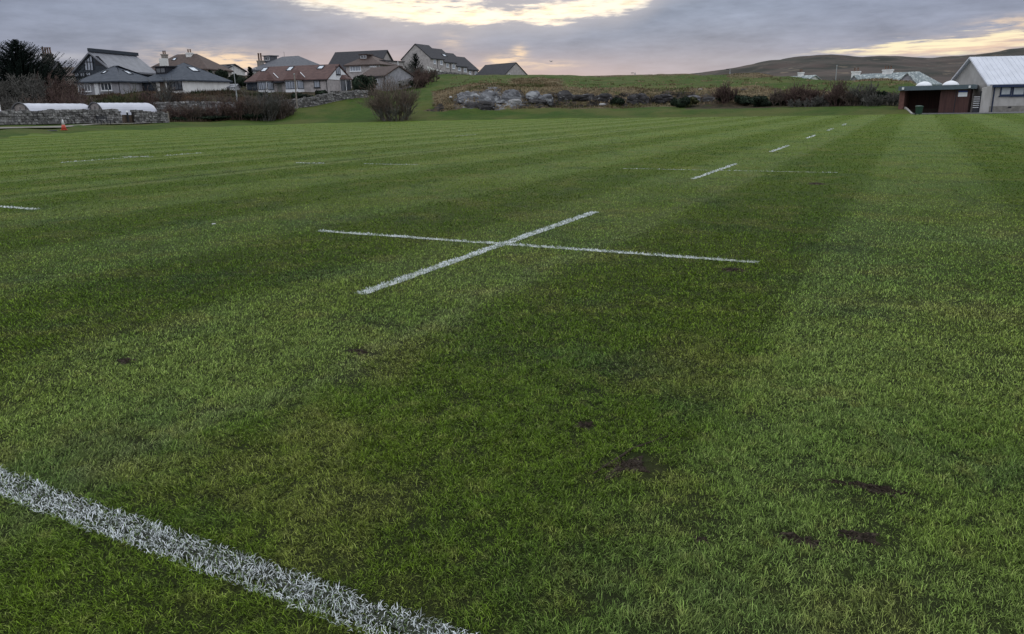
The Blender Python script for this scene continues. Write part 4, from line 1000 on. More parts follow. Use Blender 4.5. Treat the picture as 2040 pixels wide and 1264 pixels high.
for k in range(4):
    # length so that the next corner projects to bx[k+1]
    d = ray(bx[k+1], 130)[:2]; a_, b_ = d; M2 = np.array([[a_, -dirE[0]], [b_, -dirE[1]]]); sol = np.linalg.solve(M2, cur); L_ = sol[1]
    rr_ = np.hypot(*cur); ze = Zof(bx[k], ey[2*k], rr_)
    zb = Zof(bx[k], by[k], rr_)
    rp = cur+dirT*DT/2; zr = Zof(829, 87.2, math.hypot(*rp)) if k == 0 else ze+rise
    if k == 0: rise = zr-ze
    hh = raw_house('terraced_house', 'dark-roofed '+labs[k], cur, dirE, dirT, L_, DT, zb, ze, zr, M_harl, M_dark, group='stepped terrace of houses on the hill')
    for wq in wpx[k]: hh.win(wq, cols=1, pane=M_palepane, frame=M_trimw, fw=.11)
    if k == 1:
        window(hh.root, hh.front_roof, (882, 108.5, 888, 113), cols=1, name='skylight', sill=False, frame=M_trimd, pane=M_sglass, thick=.1)
    mb = MB(); mb.tube([hh.p(0, -.2, ze-.25), hh.p(L_, -.2, ze-.25)], .07, 5); mb.tube([hh.p(L_*.5, -.06, ze-.2), hh.p(L_*.5, -.06, zb)], .05, 5); mb.build('gutter', M_trimd, hh.root)
    cur = cur+dirE*L_
# white ramp wall in front of first units
q0 = P(851, 136, 172); q1 = P(884, 141, 178)
mb = MB(); v_ = q1-q0; zc = max(q0[2], q1[2]); L_ = v_.copy(); L_[2] = 0
mb.hexa([[q0[0], q0[1], q0[2]-3], [q1[0], q1[1], q1[2]-3], [q1[0], q1[1]+.3, q1[2]-3], [q0[0], q0[1]+.3, q0[2]-3], [q0[0], q0[1], q0[2]+.4], [q1[0], q1[1], q1[2]-.2], [q1[0], q1[1]+.3, q1[2]-.2], [q0[0], q0[1]+.3, q0[2]+.4]])
o = mb.build('ramp_wall', M_white); tag(o, 'low white wall in front of the tallest terrace unit', 'wall')
# --- end building beyond the terrace
h = House('house', 'building with a steep dark roof down to the grass, right of the stepped terrace', (1001, 181), (941, 190), 8.2, 153.2, (1017, 125.3, 185), 157, roof=M_dark, wall=M_harl, ov=.12, drop=2.5)
h.swin((1012, 146, 1016, 152), cols=1)

# --- crofts at the right
h = House('cottage', 'small cottage with lichen-pale slate roof half sunk behind the green rise', (1600, 178), (1547, 183), 6.5, 166, (1580, 151.5, 182), 176, roof=M_lich, wall=M_white, cat='cottage')
h.chimney(h.L*.5, 3.2, 1.0, .8, h.zr+.7, 2, m_=M_white, zbot=h.zr-1.2)
w2 = House('porch_wing', 'x', (1578, 177), (1562, 177.5), 3, 165.5, (1570, 153.5, 177), 176, roof=M_lich, wall=M_white, kind='front', ov=.25)
def absorb(child, parent):
    r_ = child.root
    for k in ('label', 'category', 'group'):
        if k in r_: del r_[k]
    mw = r_.location - parent.root.location; r_.parent = parent.root; r_.location = mw
absorb(w2, h)
h = House('cottage', 'long cottage with mottled pale slate roof, chimneys and front gables, behind the grass mound', (1846, 153), (1672, 158), 7.5, 166.5, (1800, 144.5, 159), 180, roof=M_lich, wall=M_white, cat='cottage', ins=(2.6, 2.6))
a = h.s_at(1705, 3.7); h.chimney(a, 3.7, 1.3, .9, h.z_at(1706, 142.5, a, 3.7), 2, m_=M_white, zbot=h.zr-1.5)
a = h.s_at(1768, 3.7); h.chimney(a, 3.7, 1.6, .9, h.z_at(1768, 139, a, 3.7), 3, m_=M_white, zbot=h.zr-1.5)
for (xa, xb, ax_, ay_) in ((1714, 1688, 1700.5, 149.5), (1826, 1786, 1805, 144.5)):
    ra = 153+(1846-xa)/174*5-1.8; rb = 153+(1846-xb)/174*5-1.8
    w2 = House('gable_wing', 'x', (xa, ra), (xb, rb), 4, 166.5, (ax_, ay_, (ra+rb)/2), 180, roof=M_lich, wall=M_greyw, kind='front', ov=.25); absorb(w2, h)
h.win((1833, 169, 1838, 174), cols=1)
h = House('cottage', 'pale cottage wall and roof just showing left of the big white roofed hall', (1926, 128), (1901, 130), 6, 163, (1916, 148, 133), 172, roof=M_lich, wall=M_white, cat='cottage')
h.win((1905, 166, 1909, 171), cols=1)

# --- shelter
rl_, rr_ = 90.6, 90.0
h = House.__new__(House)
a = P(1930, 200, rr_); b = P(1791, 200, rl_); e = (b-a)[:2]; L = np.linalg.norm(e); e /= L
h.o = np.array([a[0], a[1], 0]); h.e = np.array([*e, 0]); nn = np.array([e[1], -e[0], 0]); h.t = nn if nn[:2]@a[:2] > 0 else -nn; h.L, h.D = L, 4.2
M_shed = mat('shed_boards', (0.085, 0.042, 0.037), 0.75, scale=2.0, col2=(0.055, 0.028, 0.026), stretch=(4, 4, 0.3), bump=.3)
M_fascia = mat('fascia_blue', (0.10, 0.13, 0.155), 0.6, 0.15)
sh = thing('shelter', (a[0], a[1], 0), 'low flat-roofed dark red shelter with open left bay at the pitch edge', 'shelter')
h.root = sh; p = h.p; zt_ = 2.32
def fx(px, py=200):
    pl = Plane(p(0, 0, 0), h.e, UP); return pl.hit(px, py)[0]
s_mid, s_pil = fx(1872), fx(1801)
mb = MB(); mb.obox(p(0, 0, -.1), h.e*s_mid, h.t*h.D, UP*(zt_+.1)); mb.build('store_room', M_shed, sh)
mb = MB(); mb.obox(p(s_mid+.003, h.D-.15, -.1), h.e*(L-s_mid-.003), h.t*.15, UP*(zt_+.1)); mb.build('back_wall', M_shed, sh)
mb = MB(); mb.obox(p(s_pil, 0, -.1), h.e*(L-s_pil), h.t*(h.D-.155), UP*(zt_+.1)); mb.build('end_wall', mat('shed_brick', (.17, .085, .075), .9, .3, 4), sh)
mb = MB(); mb.obox(p(s_mid+.1, h.D-.75, .0), h.e*(s_pil-s_mid-.2), h.t*.4, UP*.45); mb.build('bench', M_timber, sh)
zl_, zr_ = 2.95, 2.87
mb = MB(); mb.hexa([p(-.45, -.6, zt_+.003), p(L+.1, -.6, zt_+.003), p(L+.1, h.D+.4, zt_+.003), p(-.45, h.D+.4, zt_+.003), p(-.45, -.6, zt_+.42), p(L+.1, -.6, zt_+.42), p(L+.1, h.D+.4, zt_+.40), p(-.45, h.D+.4, zt_+.40)])
rf = mb.build('roof', M_fascia, sh)
for px_ in (1832, 1886):
    s_ = fx(px_); MB().lathe(p(s_, 2.2, zt_+.41), [(.78, 0), (.74, .12), (.62, .27), (.4, .40), (.16, .47), (.02, .49)], 20).build('roof_dome', M_trimw, rf, smooth=True)
pf = Plane(p(0, -.0, 0), h.e, UP)
mb = MB(); s0, s1, h0, h1 = pf.rect(1909, 184.5, 1927, 193); quadbox(mb, pf, s0, s1, h0, h1, .003, .05); sg = mb.build('notice_board', M_trimw, sh)
mb = MB(); quadbox(mb, pf, s0, s1, h1+.005, h1+.16, .003, .05); mb.build('board_header', mat('sign_blue', (.03, .06, .22), .5), sg)
mb = MB(); quadbox(mb, pf, fx(1903)-.03, fx(1903)+.03, 0, zt_-.05, .003, .04); quadbox(mb, pf, fx(1904), fx(1874), .02, .1, .003, .03); mb.build('door_edge', M_trimd, sh)
pf2 = Plane(p(0, -.6, 0), h.e, UP)
for px_ in (1799, 1931):
    s0, s1, h0, h1 = pf2.rect(px_-2, 178.5, px_+2, 182.5); mb = MB(); quadbox(mb, pf2, s0, s1, zt_+.1, zt_+.32, .003, .2); mb.build('security_light', M_trimw, sh)
# step kerb left of the shelter
mb = MB(); q0, q1 = P(1802, 210, 90.5), P(1815, 226, 87)
mb.hexa([[q0[0], q0[1], -.1], [q1[0], q1[1], -.1], [q1[0]+.25, q1[1]+.1, -.1], [q0[0]+.25, q0[1]+.1, -.1], [q0[0], q0[1], .72], [q1[0], q1[1], .12], [q1[0]+.25, q1[1]+.1, .12], [q0[0]+.25, q0[1]+.1, .72]])
o = mb.build('retaining_kerb', mat('concrete', (.36, .35, .33), .9, .2, 3)); tag(o, 'sloping pale concrete kerb at the left foot of the shelter', 'kerb')
# green bin
bn = thing('wheelie_bin', (*P(1830, 227, 85.0)[:2], 0), 'dark green wheelie bin standing in front of the open shelter', 'bin')
M_bin = mat('bin_green', (.016, .05, .034), .5, .1); q = P(1830, 227, 85.0); q[2] = 0
mb = MB(); w0, w1 = .20, .25
mb.hexa([q+[-w0, -w0, .08], q+[w0, -w0, .08], q+[w0, w0, .08], q+[-w0, w0, .08], q+[-w1, -w1, .76], q+[w1, -w1, .76], q+[w1, w1, .76], q+[-w1, w1, .76]]); mb.build('body', M_bin, bn)
mb = MB(); mb.hexa([q+[-.28, -.30, .765], q+[.28, -.30, .765], q+[.28, .28, .765], q+[-.28, .28, .765], q+[-.24, -.25, .82], q+[.24, -.25, .82], q+[.24, .26, .88], q+[-.24, .26, .88]]); ld = mb.build('lid', M_bin, bn)
mb = MB(); mb.tube([q+[-.22, .31, .80], q+[.22, .31, .80]], .022, 6); mb.build('handle', M_trimd, ld)
for sx in (-1, 1): MB().tube([q+[sx*.18, .22, .1], q+[sx*.24, .22, .1]], .1, 12).build('wheel', M_trimd, bn)
# pavement
mb = MB(); c1, c2, c3, c4 = P(1813, 226, 86.8), P(2300, 222, 88), P(2300, 205, 125), P(1813, 205, 98)
for c_ in (c1, c2, c3, c4): c_[2] = .06
mb.add([c1, c2, c3, c4]+[c_-[0, 0, .3] for c_ in (c1, c2, c3, c4)], [(0, 1, 2, 3), (0, 4, 5, 1), (1, 5, 6, 2), (2, 6, 7, 3), (3, 7, 4, 0)])
o = mb.build('pavement', mat('tarmac', (.15, .15, .16), .9, .2, 2)); tag(o, 'grey tarmac apron along shelter and hall', None, kind='structure')
# path on the left
pts = [(-120, 254, 74), (0, 250.5, 77.5), (60, 248, 81), (120, 245.8, 84), (190, 244.2, 89), (250, 243, 94), (300, 243.6, 97)]
V = []; 
for i, (a_, b_, r_) in enumerate(pts):
    q = P(a_, b_, r_); d = q[:2]/np.linalg.norm(q[:2])
    for k in (-.8, .8): X_, Y_ = q[:2]+d*k; V.append((X_, Y_, tz(X_, Y_)+.10))
me = raw_mesh('path', V, [(2*i, 2*i+1, 2*i+3, 2*i+2) for i in range(len(pts)-1)]); me.materials.append(mat('path_gravel', (.22, .21, .19), .95, .25, 3)); o = bpy.data.objects.new('path', me); link(o); tag(o, 'pale gravel path below the drystone wall', None, kind='structure')

# --- white-roofed hall
c0 = P(1971, 168, 92.0); hx, hy = c0[0], c0[1]
M_hallroof = mat('sheet_roof', (.60, .63, .71), .45, .1, 1.0)
M_hallwall = mat('hall_render', (.44, .43, .42), .95, scale=1.2, col2=(.35, .34, .33), stretch=(1, 1, .5), col3=(.13, .125, .12), sc3=.5, thr3=(.62, .75))
hall = thing('hall', (hx, hy, 0), 'big rendered hall with white ribbed metal roof, cut by the right edge', 'hall')
h = House.__new__(House); ea = math.radians(-3); h.o = np.array([hx, hy, 0.]); h.e = np.array([math.cos(ea), math.sin(ea), 0]); h.t = np.array([-math.sin(ea), math.cos(ea), 0]); h.L = 16; h.D = 7.6; p = h.p; h.root = hall
ze_ = Zof(1971, 166, 92); q = p(0, 3.8, 0); zr_ = Zof(1934, 114, math.hypot(q[0], q[1]))
mb = MB(); L, D = h.L, h.D
mb.add([p(0, 0, -.3), p(L, 0, -.3), p(L, D, -.3), p(0, D, -.3), p(0, 0, ze_), p(L, 0, ze_), p(L, D, ze_), p(0, D, ze_), p(0, D/2, zr_-.2), p(L, D/2, zr_-.2)], [(0, 1, 5, 4), (2, 3, 7, 6), (3, 2, 1, 0), (3, 0, 4, 8, 7), (1, 2, 6, 9, 5)])
mb.build('wall', M_hallwall, hall)
mb = MB(); ov = .35; sl_ = (zr_-ze_)/(D/2); r0, r1 = p(-ov, D/2, zr_), p(L+ov, D/2, zr_); zo = ze_-ov*sl_*.5
slab(mb, [p(-ov, -ov, zo), p(L+ov, -ov, zo), r1, r0], .16); slab(mb, [p(L+ov, D+ov, zo), p(-ov, D+ov, zo), r0, r1], .16)
ns = int((L+2*ov)/.5)
for k in range(ns):
    s_ = -ov+.1+k*.5; a_ = p(s_, -ov, zo+.002); b_ = p(s_, D/2, zr_+.002); mb.obox(a_, h.e*.035, b_-a_, UP*.022)
mb.build('roof', M_hallroof, hall)
M_navyt = mat('trim_navy', (.02, .035, .085), .5, .1)
mb = MB(); mb.obox(p(-.1, -ov-.10, zo-.30), h.e*(L+.3), h.t*.09, UP*.24); mb.tube([p(.55, -.06, zo-.2), p(.55, -.06, 0)], .06, 8); mb.build('gutter', M_navyt, hall)
h.front = Plane(p(0, 0, 0), h.e, UP); h.side = Plane(p(0, 0, 0), h.t, UP)
M_blind = mat('window_blind', (.42, .46, .50), .3, .15, 2, spec=.7)
window(hall, h.front, (1992.5, 172.5, 2015, 191), cols=1, frame=M_navyt, pane=M_blind, fw=.12)
window(hall, h.front, (2016.5, 172.5, 2042, 191), cols=1, frame=M_navyt, pane=M_blind, fw=.12)
window(hall, h.front, (2043.5, 172.5, 2068, 191), cols=1, frame=M_navyt, pane=M_blind, fw=.12)
mb = MB(); quadbox(mb, h.front, 0.003, L-.003, 0, .62, .003, .05); mb.build('plinth', mat('plinth', (.24, .23, .21), .95, .3, 3), hall)
mb = MB(); quadbox(mb, h.front, h.front.hit(2011, 212)[0]-.15, h.front.hit(2011, 212)[0]+.15, .42, .56, .052, .09); mb.build('air_vent', M_trimd, hall)
# side fence wall between shelter and hall, with railing gate
mb = MB(); q0, q1 = P(1937, 220, 89.5), P(1970, 220, 91.5); q0[2] = q1[2] = -.2; v_ = q1-q0
zt0, zt1 = Zof(1937, 176.5, 89.5), Zof(1970, 170.5, 91.5)
g0 = q0+v_*.42
mb.hexa([g0, q1, q1+[.1, .3, 0], g0+[.1, .3, 0], [g0[0], g0[1], zt0], [q1[0], q1[1], zt1], [q1[0]+.1, q1[1]+.3, zt1], [g0[0]+.1, g0[1]+.3, zt0]])
o = mb.build('screen_wall', M_hallwall); tag(o, 'stained pale screen wall joining the hall corner beside the shelter', 'wall')
rg = thing('railing_gate', (q0[0], q0[1], 0), 'pale barred gate between the shelter and the hall', 'gate')
mb = MB()
for k in range(6): mb.tube([q0+[0, 0, .75+k*.2], q0+v_*.36+[0, 0, .75+k*.2]], .025, 5)
mb.build('bars', M_trimw, rg)
mb = MB(); mb.tube([q0+v_*.38+[0, 0, .2], q0+v_*.38+[0, 0, 2.3]], .07, 6); mb.build('gate_post', M_trimd, rg)
mb = MB(); mb.obox(q0+v_*.02+[0, 0, .25], v_*.34, [0, .05, 0], [0, 0, .45]); mb.build('kick_board', M_trimd, rg)

# ------------------------------------------------------------------ sheds in the gap
def shed(label, px, r, wpx, hpx_top, hpx_base, wallm, roofm, d=3.0):
    a, b = P(px+wpx/2, hpx_base, r), P(px-wpx/2, hpx_base, r+.5); zt = Zof(px, hpx_top, r)
    hh = House('shed', label, (px+wpx/2, r), (px-wpx/2, r+.5), d, 1000+zt-.5, None, hpx_base, cat='shed', wall=wallm, roof=roofm, ov=.15, rz=zt, drop=1.0, th=.08); return hh
s1_ = shed('small grey garden shed with a flat pale roof beside the lamp post', 457, 131, 26, 167, 187, M_greyw, M_roofgrey); s1_.win((459, 173, 466, 179), cols=3)
s1_ = shed('low brown outhouse with a white door at the corner of the white bungalow', 440, 134, 12, 163, 187, M_harl, M_dark); door(s1_.root, s1_.front, (442, 174, 446, 186), M_trimw)

# ------------------------------------------------------------------ polytunnels
M_poly = mat('polythene', (.54, .56, .64), .4, .12, .5, spec=.4)
M_hoop = mat('hoop_steel', (.10, .10, .11), .5, .1)
def tunnel(label, apx, ar, bpx, br, hw, hgt, fy):
    """front hoop centre pixel/range -> rear hoop"""
    a, b = P(apx, fy, ar), P(bpx, fy, br); z0 = tz(a[0], a[1])-.1
    a[2] = b[2] = z0; v = b-a; L = np.linalg.norm(v); v /= L; s_ = np.array([v[1], -v[0], 0])
    zt = Zof(apx, fy, ar)-z0
    root = thing('polytunnel', (a[0], a[1], z0), label, 'polytunnel', 'polytunnels behind the drystone wall')
    n_ = 18; K = 24; V = []; F = []
    for i in range(K+1):
        k = i/K; sc2 = 1.0
        if k > .9: sc2 = math.sqrt(max(0, 1-((k-.9)/.1)**2))*.35+.65
        sag = 1-.012*abs(math.sin(k*math.pi*8))
        for j in range(n_+1):
            t = math.pi*j/n_; V.append(a+v*L*k+s_*math.cos(t)*hw*sc2*sag+UP*math.sin(t)**.9*zt*(sc2*sag))
    for i in range(K):
        for j in range(n_): F.append((i*(n_+1)+j, i*(n_+1)+j+1, (i+1)*(n_+1)+j+1, (i+1)*(n_+1)+j))
    F.append(tuple(K*(n_+1)+j for j in range(n_+1)))
    mb = MB(); mb.add(V, F); mb.build('cover', M_poly, root, smooth=False)
    arc = [a-v*.05+s_*math.cos(math.pi*j/16)*(hw+.03)+UP*math.sin(math.pi*j/16)**.9*(zt+.03) for j in range(17)]
    mb = MB(); mb.tube(arc, .06, 6); mb.build('hoop', M_hoop, root)
    arc2 = [a+v*.04+s_*math.cos(math.pi*j/16)*(hw-.05)+UP*math.sin(math.pi*j/16)**.9*(zt-.05) for j in range(17)]
    mb = MB(); mb.add(arc2, [tuple(range(17))]); mb.build('end_panel', mat('end_sheet', (.28, .25, .24), .5, .25, 2), root)
    mb = MB()
    for k in (-.5, 0, .5): mb.tube([a-v*.02+s_*hw*k, a-v*.02+s_*hw*k+UP*zt*.82], .035, 4)
    mb.tube([a-v*.02-s_*hw*.8+UP*zt*.5, a-v*.02+s_*hw*.8+UP*zt*.5], .035, 4); mb.build('end_frame', M_hoop, root)
tunnel('white polytunnel at the left, its timber end facing the pitch', 38, 92, 175, 101, 1.15, 2, 206)
tunnel('white polytunnel at the right, seen over the gap in the stone wall', 187, 99, 302, 106, 1.2, 2, 205)

# ------------------------------------------------------------------ drystone walls
def drystone(label, pts, thick=.55, stone=(.38, .20), name='drystone_wall', cap=True):
    """pts: list of (x, y, zbottom, ztop)"""
    pts = [np.array(p_, float) for p_ in pts]
    core = MB(); st = MB()
    for A_, B_ in zip(pts[:-1], pts[1:]):
        d = (B_-A_)[:2]; L = np.linalg.norm(d)
        if L < .05: continue
        e = d/L; nn = np.array([e[1], -e[0]]); 
        if nn@A_[:2] > 0: nn = -nn         # faces the viewer
        def q(s, k, z): X_, Y_ = A_[:2]+e*s+nn*k; return np.array([X_, Y_, z])
        zb = lambda s: A_[2]+(B_[2]-A_[2])*s/L; zt = lambda s: A_[3]+(B_[3]-A_[3])*s/L
        core.hexa([q(0, -thick, zb(0)-.5), q(L, -thick, zb(L)-.5), q(L, -.08, zb(L)-.5), q(0, -.08, zb(0)-.5), q(0, -thick, zt(0)-.08), q(L, -thick, zt(L)-.08), q(L, -.08, zt(L)-.08), q(0, -.08, zt(0)-.08)])
        hmax = max(zt(0)-zb(0), zt(L)-zb(L)); rows = max(2, int(hmax/stone[1]))
        for r_ in range(rows):
            s = -random.random()*.2
            while s < L:
                w_ = stone[0]*random.uniform(.5, 1.6); s2 = min(s+w_, L+.08); m_ = (s+s2)/2
                f0, f1 = r_/rows, (r_+1)/rows; H = zt(m_)-zb(m_)
                z0 = zb(m_)-.1+f0*(H+.1); z1 = zb(m_)-.1+f1*(H+.1)
                top = r_ == rows-1
                if top and cap: z1 += random.uniform(-.08, .12)
                g_ = .012; k0 = -.1; k1 = random.uniform(-.03, .09)
                jt = lambda: random.uniform(-.03, .03)
                kb = -thick-.02 if top else k0
                st.hexa([q(s+g_+jt(), kb, z0+g_), q(s2-g_+jt(), kb, z0+g_+jt()), q(s2-g_+jt(), k1, z0+g_+jt()), q(s+g_+jt(), k1, z0+g_+jt()),
                         q(s+g_+jt(), kb, z1-g_+jt()), q(s2-g_+jt(), kb, z1-g_+jt()), q(s2-g_+jt(), k1-.03, z1-g_+jt()), q(s+g_+jt(), k1-.03, z1-g_+jt())], random.random())
                s = s2
    root = thing(name, (pts[0][0], pts[0][1], pts[0][2]), label, 'stone wall')
    st.build('face_stones', M_stone, root); core.build('core', M_stonec, root)
def wpts(lst):
    out = []
    for (px, r, ybot, ytop) in lst:
        a = P(px, ybot, r); out.append((a[0], a[1], a[2], Zof(px, ytop, r)))
    return out
drystone('long low drystone wall at the left edge, in front of the polytunnels', wpts([(-90, 81, 252, 222), (0, 84.5, 246.5, 222.0), (60, 86.5, 246, 221.0), (120, 88.5, 245, 219.8), (180, 91, 244, 219.3), (238, 94, 243.3, 219), (243, 94.6, 243, 222)]))
drystone('short drystone wall stub right of the gate gap', wpts([(270, 96.0, 243.5, 220), (300, 97, 244, 221.5), (336, 98.8, 243, 225.5)]))
drystone('retaining drystone wall holding up the garden behind the dark shrubs', wpts([(292, 108.5, 226, 205.5), (350, 109, 226, 203), (400, 110, 226, 202.5), (460, 110.5, 224, 204), (520, 111.5, 222, 203), (592, 113.5, 219, 197)]))
drystone('sloping drystone wall climbing the grass bank below the red tiled bungalow', wpts([(586, 113.6, 217.5, 199), (610, 114.6, 215.5, 195), (640, 115.8, 211.5, 189.5), (665, 117, 206.5, 184.5), (700, 118.6, 199.5, 181.5), (733, 120, 194.5, 180)]))
drystone('grey garden wall in front of the stepped terrace', wpts([(868, 163, 150, 141.5), (900, 166, 150.5, 144.5), (940, 172, 153, 149.5), (955, 176, 154, 151.5)]))
drystone('curved garden wall running up the bank beside the garage', wpts([(801, 128, 170, 163), (815, 134, 166, 159), (828, 143, 160, 152), (838, 152, 152, 145)]), name='garden_wall')
# gate in the gap
g0, g1 = P(244, 243, 94.8), P(269, 243, 96.6); zt_ = Zof(256, 227, 95.5)
gt = thing('garden_gate', g0, 'brown boarded gate closing the gap in the drystone wall', 'gate')
v_ = g1-g0; mb = MB()
for k in range(7): mb.obox(g0+v_*(k/7+.01)+[0, 0, -.1], v_*.13, [.02, .05, 0], [0, 0, zt_-g0[2]])
mb.build('boards', M_timber, gt)
mb = MB(); q = P(256, 243, 95.3); mb.tube([q, q+[0, 0, zt_-g0[2]+.15]], .1, 6); mb.build('gate_post', M_trimd, gt)
mb = MB(); mb.lathe(q+[0, 0, zt_-g0[2]+.16], [(.13, 0), (.13, .1), (.05, .16)], 8); mb.build('post_cap', M_trimw, gt)
# bench in front of the wall
bq = P(206, 244.5, 90.5); v_ = P(219, 244.5, 91.2)-P(194, 244.5, 89.8); v_ = v_[:2]/np.linalg.norm(v_[:2]); v_ = np.array([*v_, 0]); w_ = np.array([v_[1], -v_[0], 0]); bq[2] = tz(bq[0], bq[1])
bt = thing('park_bench', bq, 'dark slatted bench standing against the drystone wall', 'bench')
mb = MB()
for k in range(3): mb.obox(bq-v_*.75-w_*(.1-k*.14)+[0, 0, .43], v_*1.5, w_*.1, [0, 0, .04])
mb.build('seat', M_trimd, bt); mb = MB()
for k in range(3): mb.obox(bq-v_*.75-w_*.16+[0, 0, .55+k*.13], v_*1.5, w_*.03, [0, 0, .09])
mb.build('backrest', M_trimd, bt)
for s_ in (-.7, .66):
    for k in (-.14, .26):
        mb = MB(); mb.obox(bq+v_*s_+w_*k, v_*.05, w_*.05, [0, 0, .43 if k > 0 else .95]); mb.build('leg', M_trimd, bt)

# ------------------------------------------------------------------ posts, lamps, cone
def lamp(label, px, base, top, r, side=-1, arm=.9, rad=.07, head=True):
    q = P(px, base, r); zb = min(q[2], tz(q[0], q[1])); zt = Zof(px-(0.0206*(base-top)), top, r)
    root = thing('street_lamp', (q[0], q[1], zb), label, 'street lamp', 'slim lamp posts around the ground')
    b_ = np.array([q[0], q[1], zb-.2]); t_ = np.array([q[0], q[1], zt])
    MB().tube([b_, b_+UP*1.4, b_+UP*1.45, t_], [rad*1.5, rad*1.5, rad, rad*.7], 8).build('post', M_metal, root)
    MB().tube([t_-UP*.05, t_+np.array([side*arm*.7, 0, .02])], rad*.6, 6).build('arm', M_metal, root)
    if head:
        mb = MB(); mb.cbox(t_+np.array([side*(arm*.7+.25), 0, -.03]), .6, .22, .12); mb.build('lamp_head', M_trimd, root)
lamp('tall grey street lamp in front of the gap between the two nearest bungalows', 472, 196, 131, 116, side=-1, arm=.5)
lamp('thin street lamp alone on the open grass skyline', 1265, 157, 146, 176, side=-1, arm=.5, rad=.06)
lamp('short street lamp barely showing over the skyline near the end building', 1121.5, 160, 153, 190, side=-1, arm=.6, rad=.06)
lamp('thin lamp post in front of the heather hill above the rough grass', 1453.5, 156, 138.5, 165, side=-1, arm=.3, rad=.06)
def pole(label, px, base, top, r, rad, m_, cap=True, lean=0):
    q = P(px, base, r); zb = min(q[2], tz(q[0], q[1])); zt = Zof(px, top, r); root = thing('wooden_pole', (q[0], q[1], zb), label, 'pole')
    MB().tube([[q[0], q[1], zb-.2], [q[0]+lean, q[1], zt]], [rad, rad*.8], 8).build('shaft', m_, root)
    if cap: MB().lathe([q[0]+lean, q[1], zt+.002], [(rad*1.2, 0), (rad*1.2, .08), (rad*.5, .14)], 8).build('cap', M_metal, root)
pole('weathered wooden pole at the lower end of the sloping drystone wall', 592.5, 217, 149, 112.5, .11, mat('pole_wood', (.26, .235, .21), .9, .25, 5))
pole('tall thin pole on the grass rise between the two cottages', 1664.5, 162, 132, 150, .08, M_metal)
pole('thick pale post cut by the left picture edge, behind the drystone wall', -1.0, 228, 199, 87.5, .22, M_trimw)
pole('short stump of pale trunk standing among the dark shrubs', 336.5, 243.5, 222, 101, .12, mat('pale_trunk', (.24, .21, .17), .9, .3, 4), cap=False)
q = P(129, 266, 82.0); q[2] = tz(q[0], q[1]); cn = thing('traffic_cone', q, 'orange-red and white traffic cone standing alone at the left touchline', 'traffic cone')
M_or = mat('cone_orange', (.50, .085, .055), .5, .15, 4); M_wh = mat('cone_white', (.72, .72, .74), .45, .08)
mb = MB(); mb.cbox(q, .56, .56, .05, .5); mb.build('base', M_or, cn)
MB().lathe(q+[0, 0, .052], [(.22, 0), (.138, .42)], 20).build('lower_cone', M_or, cn, smooth=True)
MB().lathe(q+[0, 0, .473], [(.137, 0), (.055, .43), (.04, .46)], 20).build('reflective_sleeve', M_wh, cn, smooth=True)
q = P(104, 265, 80.5); q[2] = tz(q[0], q[1]); mb = MB()
for k in range(5): mb.lathe(q+[-.32+k*.16, .05*math.sin(k*2), .0], [(.14, 0), (.12, .05), (.04, .09)], 8)
o = mb.build('rubber_mat', M_trimd); tag(o, 'flat black rubber thing lying on the grass just left of the traffic cone', 'mat')
# gull
q = P(1098, 123.5, 60); gb = MB(); gb.tube([q+[-.12, 0, .03], q+[-.03, 0, 0], q+[.1, 0, -.02]], [.006, .035, .01], 8)
gb.add([q, q+[.03, .1, .1], q+[-.30, .2, .16], q+[-.04, .05, 0]], [(0, 1, 2, 3)]); gb.add([q, q+[.03, -.1, .1], q+[.26, -.2, .10], q+[-.04, -.05, 0]], [(3, 2, 1, 0)])
gc_ = np.array(q); gb.v = [gc_+(w_-gc_)*.6 for w_ in gb.v]
o = gb.build('gull', mat('gull_grey', (.25, .25, .27), .8, .2)); tag(o, 'tiny gull flying in the pink sky right of the end building', 'bird')

# ------------------------------------------------------------------ plants
def add_twig(mb, p0, p1, r0, r1):
    d = p1-p0; L = np.linalg.norm(d)+1e-9; d = d/L; a = np.cross(d, (0.3, 0.2, 1)); a /= np.linalg.norm(a)+1e-9; c_ = np.cross(d, a)
    vs = []
    for p_, r_ in ((p0, r0), (p1, r1)):
        for k in range(3):
            t = 2.0944*k; vs.append(p_+r_*(math.cos(t)*a+math.sin(t)*c_))
    mb.add(vs, [(0, 1, 4, 3), (1, 2, 5, 4), (2, 0, 3, 5)])
def rot_to(d, ang, ph):
    d = d/np.linalg.norm(d); a = np.cross(d, (0, 0, 1) if abs(d[2]) < .95 else (1, 0, 0)); a /= np.linalg.norm(a); b = np.cross(d, a)
    return d*math.cos(ang)+(a*math.cos(ph)+b*math.sin(ph))*math.sin(ang)
def grow(stem, twig, p, d, L, r, lev, rs, up=.25, spread=.55, kids=4, thin=.012, gn=0.0):
    seg = 3; cur = p; pts = [p]
    for i in range(seg):
        d = d+rs.normal(0, .14, 3)+np.array([gn, 0, up*.25]); d /= np.linalg.norm(d); nx = cur+d*L/seg
        rr0 = max(r*(1-i/seg*.5), thin); rr1 = max(r*(1-(i+1)/seg*.5), thin)
        add_twig(stem if lev >= 2 else twig, cur, nx, rr0, rr1); cur = nx; pts.append(cur)
    if lev <= 0: return
    for k in range(kids):
        f = rs.uniform(.3, 1.0); q = pts[min(int(f*seg), seg-1)]*(1-(f*seg % 1))+pts[min(int(f*seg)+1, seg)]*(f*seg % 1)
        grow(stem, twig, q, rot_to(d, rs.uniform(.3, spread+.25), rs.uniform(0, 6.28)), L*rs.uniform(.5, .78), r*.5, lev-1, rs, up, spread, kids, thin, gn)
